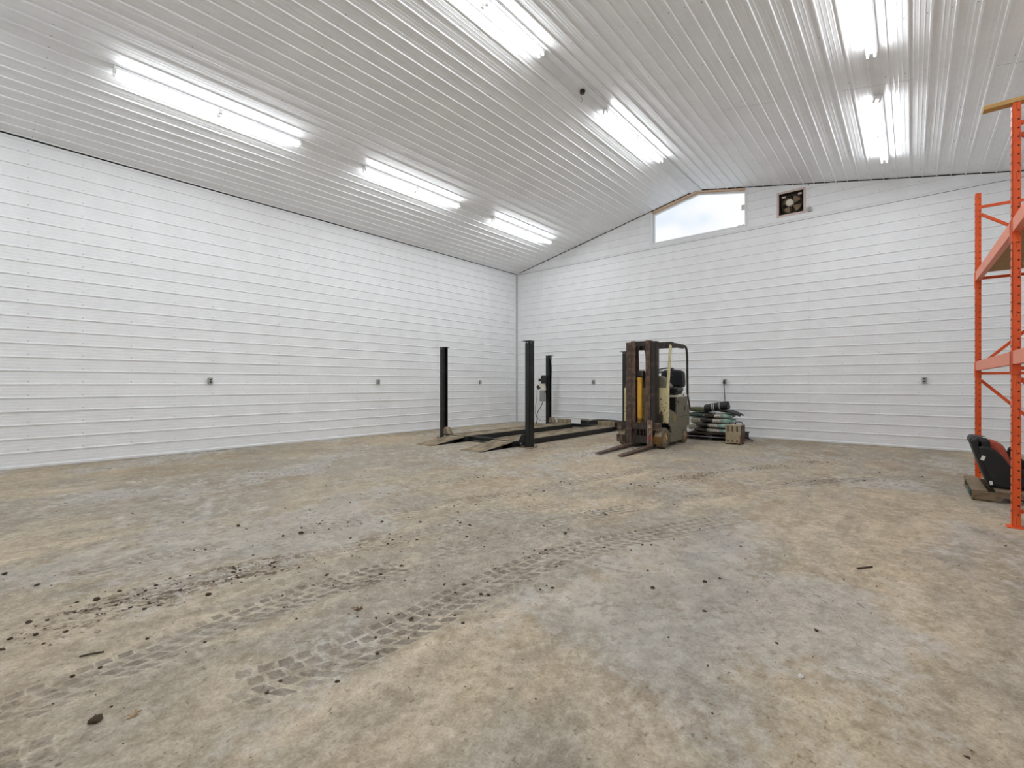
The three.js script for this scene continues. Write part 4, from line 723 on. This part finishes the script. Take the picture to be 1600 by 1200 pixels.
// ------------------------------------------------------------------ pallet rack along the right wall
{
  const RK = thing('pallet_rack', 'tall orange pallet rack along the right side with two levels of beams', 'pallet rack', [0.653, 0, -8.5], 0.0167);
  const HR = 3.70, D = 1.0, S = 2.52, W = 0.076, WX = 0.055;
  for (let f = 0; f < 3; f++) {
    const z = f * S, fr = new THREE.Group(); fr.name = f ? 'upright_frame_' + String(f).padStart(3, '0') : 'upright_frame'; RK.add(fr);
    for (const x of [0, D]) {
      const s = x ? -1 : 1, t = 0.008, y0 = 0.008; // channel post, its open side to the middle of the frame
      part('post', [bx(x - WX / 2, x + WX / 2, y0, HR, z + W / 2 - t, z + W / 2, 0.003), bx(x - WX / 2, x + WX / 2, y0, HR, z - W / 2, z - W / 2 + t, 0.003), bx(x - s * WX / 2 - (s < 0 ? t : 0), x - s * WX / 2 + (s > 0 ? t : 0), y0, HR, z - W / 2, z + W / 2, 0.003)], M.orange, fr);
      part('foot_plate', bx(x - 0.06, x + 0.075, 0, 0.01, z - 0.06, z + 0.06, 0.002), M.orange, fr);
      const holes = [];
      for (let y = 0.12; y < HR - 0.04; y += 0.0762) { holes.push(new THREE.CylinderGeometry(0.0075, 0.0075, 0.003, 8).rotateX(L90).translate(x + s * 0.012, y, z + W / 2)); if (s > 0) for (const q of [-0.018, 0.018]) holes.push(new THREE.CylinderGeometry(0.0085, 0.006, 0.003, 8).rotateZ(L90).translate(x - WX / 2, y + 0.02, z + q)); }
      if (f < 2) one('post_holes', holes, M.darkHole, fr).userData.kind = 'stuff';
    }
    const br = (a, b) => part('brace', bar(V(WX / 2, a, z), V(D - WX / 2, b, z), 0.028, 0.034), M.orange, fr);
    br(0.145, 0.145); br(1.39, 1.39); br(2.61, 2.61); br(3.525, 3.525);
    br(3.43, 2.7); br(1.3, 0.25); br(1.5, 2.5);
  }
  for (let b = 0; b < 2; b++) for (const [y0, y1] of [[1.425, 1.54], [2.575, 2.69]]) for (const x of [0, D]) {
    const s = x ? 1 : -1, z0 = b * S + W / 2, z1 = (b + 1) * S - W / 2;
    const xa = x - 0.027, xb = x + 0.022; // stepped beam section
    const bm = part('beam', [poly([[xa, y0], [xb, y0], [xb, y1 - 0.03], [xb - 0.018, y1 - 0.03], [xb - 0.018, y1], [xa, y1]].map(([q, y]) => s > 0 ? [2 * x - q, y] : [q, y]).sort(() => 0), z1 - z0, 0.003).translate(0, 0, z0)], M.beam, RK);
    for (const [zz, e] of [[z0, 1], [z1, -1]]) part('connector', [bx(s < 0 ? x - WX / 2 - 0.006 : x + WX / 2, s < 0 ? x - WX / 2 : x + WX / 2 + 0.006, y0 - 0.09, y1, Math.min(zz - e * 0.07, zz + e * 0.01), Math.max(zz - e * 0.07, zz + e * 0.01), 0.002), bx(x - WX / 2, x + WX / 2, y0 - 0.09, y1, Math.min(zz, zz + e * 0.008), Math.max(zz, zz + e * 0.008), 0.002)], M.orange, bm);
  }
  const d = solo('plywood_shelf', 'tan plywood shelf lying on the upper orange beams between the two seen posts', 'shelf', [0.653, 2.672, -8.5], 0.0167, bx(0.006, 0.994, 0.0, 0.018, 0.06, S - 0.06, 0.002), M.plywood);
  solo('timber_plank', 'yellow pine plank lying across the top of the near orange post', 'plank', [0.49, HR, -8.5 + S], 0, bx(0, 1.4, 0, 0.038, -0.045, 0.045, 0.004), M.pine);
}
{ // wooden pallet with a child's car seat
  const p = thing('pallet', 'weathered wooden pallet under the child car seat, between the rack posts', 'pallet', [0.495, 0, -8.09]);
  for (let i = 0; i < 6; i++) part('deck_board', bx(0.19 * i - (i ? 0.0 : 0), 0.19 * i + 0.125, 0.098, 0.116, 0, 1.0, 0.003).translate(0, rr(-0.001, 0.001), rr(-0.008, 0.008)), M.pallet, p);
  for (const z of [0.0, 0.48, 0.955]) part('stringer', poly([[0.005, 0.018], [0.005, 0.098], [1.07, 0.098], [1.07, 0.018], [0.86, 0.018], [0.84, 0.055], [0.68, 0.055], [0.66, 0.018], [0.42, 0.018], [0.4, 0.055], [0.24, 0.055], [0.22, 0.018]], 0.042).translate(0, 0, z), M.pallet, p);
  for (const x of [0.0, 0.5, 0.95]) part('bottom_board', bx(x, x + 0.12, 0, 0.018, 0.02, 0.98, 0.003), M.pallet, p);
  part('paint_mark', bx(-0.002, 0.004, 0.03, 0.09, 0.62, 0.85), M.teal, p);

  const c = thing('child_car_seat', 'black child car seat with a coral cushion, reclined on the wooden pallet', 'car seat', [0.5, 0.119, -7.72]);
  // outlines in x, y of the side wing and of the shell behind it
  const wing = [[0.06, 0.43], [0.1, 0.455], [0.19, 0.42], [0.26, 0.34], [0.33, 0.24], [0.5, 0.2], [0.56, 0.12], [0.54, 0.02], [0.4, 0.0], [0.22, 0.005], [0.16, 0.06], [0.12, 0.2], [0.08, 0.32]];
  const shell = [[0.0, 0.5], [0.05, 0.54], [0.1, 0.5], [0.16, 0.34], [0.24, 0.14], [0.34, 0.09], [0.54, 0.1], [0.55, 0.01], [0.2, 0.0], [0.15, 0.02], [0.1, 0.15], [0.02, 0.42]];
  part('shell', curvePoly(shell, 0.36, 0.02).translate(0, 0, 0.04), M.blackPlastic, c);
  for (const z of [0.34, 0.0]) part('side_wing', curvePoly(wing, 0.08, 0.025).translate(0.0, 0, z), M.rubber, c);
  part('headrest', [new RoundedBoxGeometry(0.16, 0.09, 0.34, 4, 0.035).rotateZ(-0.1).translate(0.075, 0.5, 0.21), new RoundedBoxGeometry(0.12, 0.1, 0.06, 3, 0.025).translate(0.1, 0.47, 0.37), new RoundedBoxGeometry(0.12, 0.1, 0.06, 3, 0.025).translate(0.1, 0.47, 0.05)], M.rubber, c);
  part('cushion', [curvePoly([[0.1, 0.42], [0.13, 0.5], [0.19, 0.505], [0.26, 0.46], [0.31, 0.34], [0.34, 0.22], [0.42, 0.18], [0.52, 0.17], [0.53, 0.11], [0.32, 0.1], [0.22, 0.2], [0.15, 0.34]], 0.26, 0.05).translate(0, 0, 0.08)], M.coral, c);
  part('bolster', [curvePoly([[0.3, 0.3], [0.33, 0.42], [0.37, 0.42], [0.42, 0.32], [0.5, 0.24], [0.54, 0.15], [0.4, 0.14]], 0.07, 0.02).translate(0.0, 0, 0.06)], M.rubber, c);
  part('harness_strap', [tube([[0.16, 0.49, 0.16], [0.25, 0.46, 0.17], [0.31, 0.35, 0.19], [0.36, 0.21, 0.21], [0.42, 0.2, 0.21]], 0.012, 30, 6)], M.rubber, c);
  part('tag', [bx(0.0, 0.03, 0, 0.05, 0, 0.003).rotateZ(-0.3).translate(0.078, 0.3, 0.422), bx(0, 0.025, 0, 0.045, 0, 0.003).rotateZ(0.2).translate(0.155, 0.03, 0.421), bx(0.0, 0.05, 0, 0.02, 0, 0.004).rotateZ(-0.4).translate(0.1, 0.535, 0.36)], M.paper, c);
}

// ------------------------------------------------------------------ litter on the floor
const lump = (r, seed) => { const g = new THREE.IcosahedronGeometry(r, 2), p = g.attributes.position; for (let i = 0; i < p.count; i++) { const k = 0.25 + 1.35 * fbm(p.getX(i) / r * 1.9 + seed * 5 + 20, (p.getY(i) + p.getZ(i) * 0.7) / r * 1.9 + seed + 20, 3); p.setXYZ(i, p.getX(i) * k, p.getY(i) * k * 0.55, p.getZ(i) * k); } g.computeVertexNormals(); return g; };
[[-3.6, -0.52, 0.022], [-3.53, -0.24, 0.016], [-3.33, -0.25, 0.015], [-3.18, -0.96, 0.02], [-3.25, -0.67, 0.014], [-2.86, -0.6, 0.012], [-3.9, -1.86, 0.026], [-3.66, -2.49, 0.02], [-3.39, -2.71, 0.018], [-3.1, -2.93, 0.014], [-2.21, -3.29, 0.024], [-1.68, -2.36, 0.013], [-1.21, -2.76, 0.016], [-1.79, -1.71, 0.011], [-2.31, -0.33, 0.03], [-1.99, -0.81, 0.013], [-4.55, -0.2, 0.02], [-4.52, -1.6, 0.022], [-1.0, -3.06, 0.018]].forEach(([x, z, r0], i) => {
  const r = r0 * 0.75, o = part('dirt_clod', lump(r, i), M.brownDirt); o.position.set(x, r * 0.35, z); o.rotation.y = i;
  tag(o, 'small dark clod of dried mud on the concrete floor', 'dirt clod', 'dried mud clods dropped along the tyre tracks');
});
{
  const list = [], m4 = new THREE.Matrix4(), e = new THREE.Euler(), q = new THREE.Quaternion();
  along.forEach(({ p }, k) => { for (let i = 0; i < [520, 2400, 620, 420, 200][k]; i++) { const a = p[Math.floor(rnd() * p.length)]; if (a.z > 0.3) continue; const clump = fbm(a.x * 1.4 + 80, a.z * 1.4 + 10 + k * 7, 3); if (clump < rr(0.35, 0.6)) continue; list.push([a.x + (rnd() + rnd() + rnd() - 1.5) * 0.24, a.z + rr(-0.05, 0.05), 0.0012 + 0.009 * rnd() ** 5]); } });
  for (let i = 0; i < 1000; i++) list.push([rr(-8, 1.6), rr(-10, -0.3), 0.0015 + 0.007 * rnd() ** 5]);
  const im = new THREE.InstancedMesh(lump(1, 3), M.brownDirt, list.length);
  list.forEach(([x, z, r], i) => im.setMatrixAt(i, m4.compose(V(x, r * 0.3, z), q.setFromEuler(e.set(0, rr(0, 6.3), 0)), V(r * rr(0.8, 1.8), r, r))));
  im.name = 'dirt_crumbs'; im.userData.kind = 'stuff'; im.userData.label = 'scattered brown crumbs of dried mud on the floor'; im.userData.category = 'dirt'; scene.add(im);
}
function leaf(x, z, s, mat, label, turn) {
  const o = thing('dead_leaf', label, 'leaf', [x, 0.004, z], turn);
  const sh = new THREE.Shape(); for (let i = 0; i <= 40; i++) { const a = i / 40 * 6.283, r = s * (0.55 + 0.32 * Math.cos(a * 5) + 0.13 * Math.cos(a * 13)); i ? sh.lineTo(r * Math.cos(a), r * Math.sin(a)) : sh.moveTo(r, 0); }
  const g = new THREE.ExtrudeGeometry(sh, { depth: 0.0012, bevelEnabled: false, curveSegments: 4 }).rotateX(-L90), p = g.attributes.position;
  for (let i = 0; i < p.count; i++) { const r2 = p.getX(i) ** 2 + p.getZ(i) ** 2; p.setY(i, p.getY(i) + r2 * 9 + 0.006 * Math.sin(p.getX(i) * 120)); }
  g.computeVertexNormals(); part('blade', g, mat, o);
  part('stem', rod(V(-s * 0.5, 0.004, 0), V(-s * 1.4, 0.003, s * 0.3), 0.0014, 6), mat, o);
}
leaf(-2.34, -1.44, 0.03, M.brownLeaf, 'curled brown dead leaf between the tyre tracks', 0.4);
leaf(-2.24, -0.43, 0.026, M.leaf, 'pale dead leaf on the floor near the bottom edge of the photo', 1.3);
{
  const s = part('wood_sliver', bar(V(-0.28, 0.006, -3.94), V(-0.205, 0.006, -4.04), 0.012, 0.008), M.sliver); tag(s, 'dark thin wood sliver lying on bare floor in front of the rack', 'wood sliver');
  const t = part('twig', tube([[-2.905, 0.005, -0.36], [-2.89, 0.006, -0.4], [-2.87, 0.005, -0.44]], 0.004, 10, 6), M.sliver); tag(t, 'short dark twig lying on the floor beside the tyre track', 'twig');
  const b = part('pebble', lump(0.013, 40), M.pebble); b.position.set(-0.36, 0.005, -2.33); tag(b, 'small white pebble alone on the floor', 'pebble');
}

scene.traverse((o) => { if (o.isMesh) { o.castShadow = true; o.receiveShadow = true; } });
renderer.render(scene, camera);
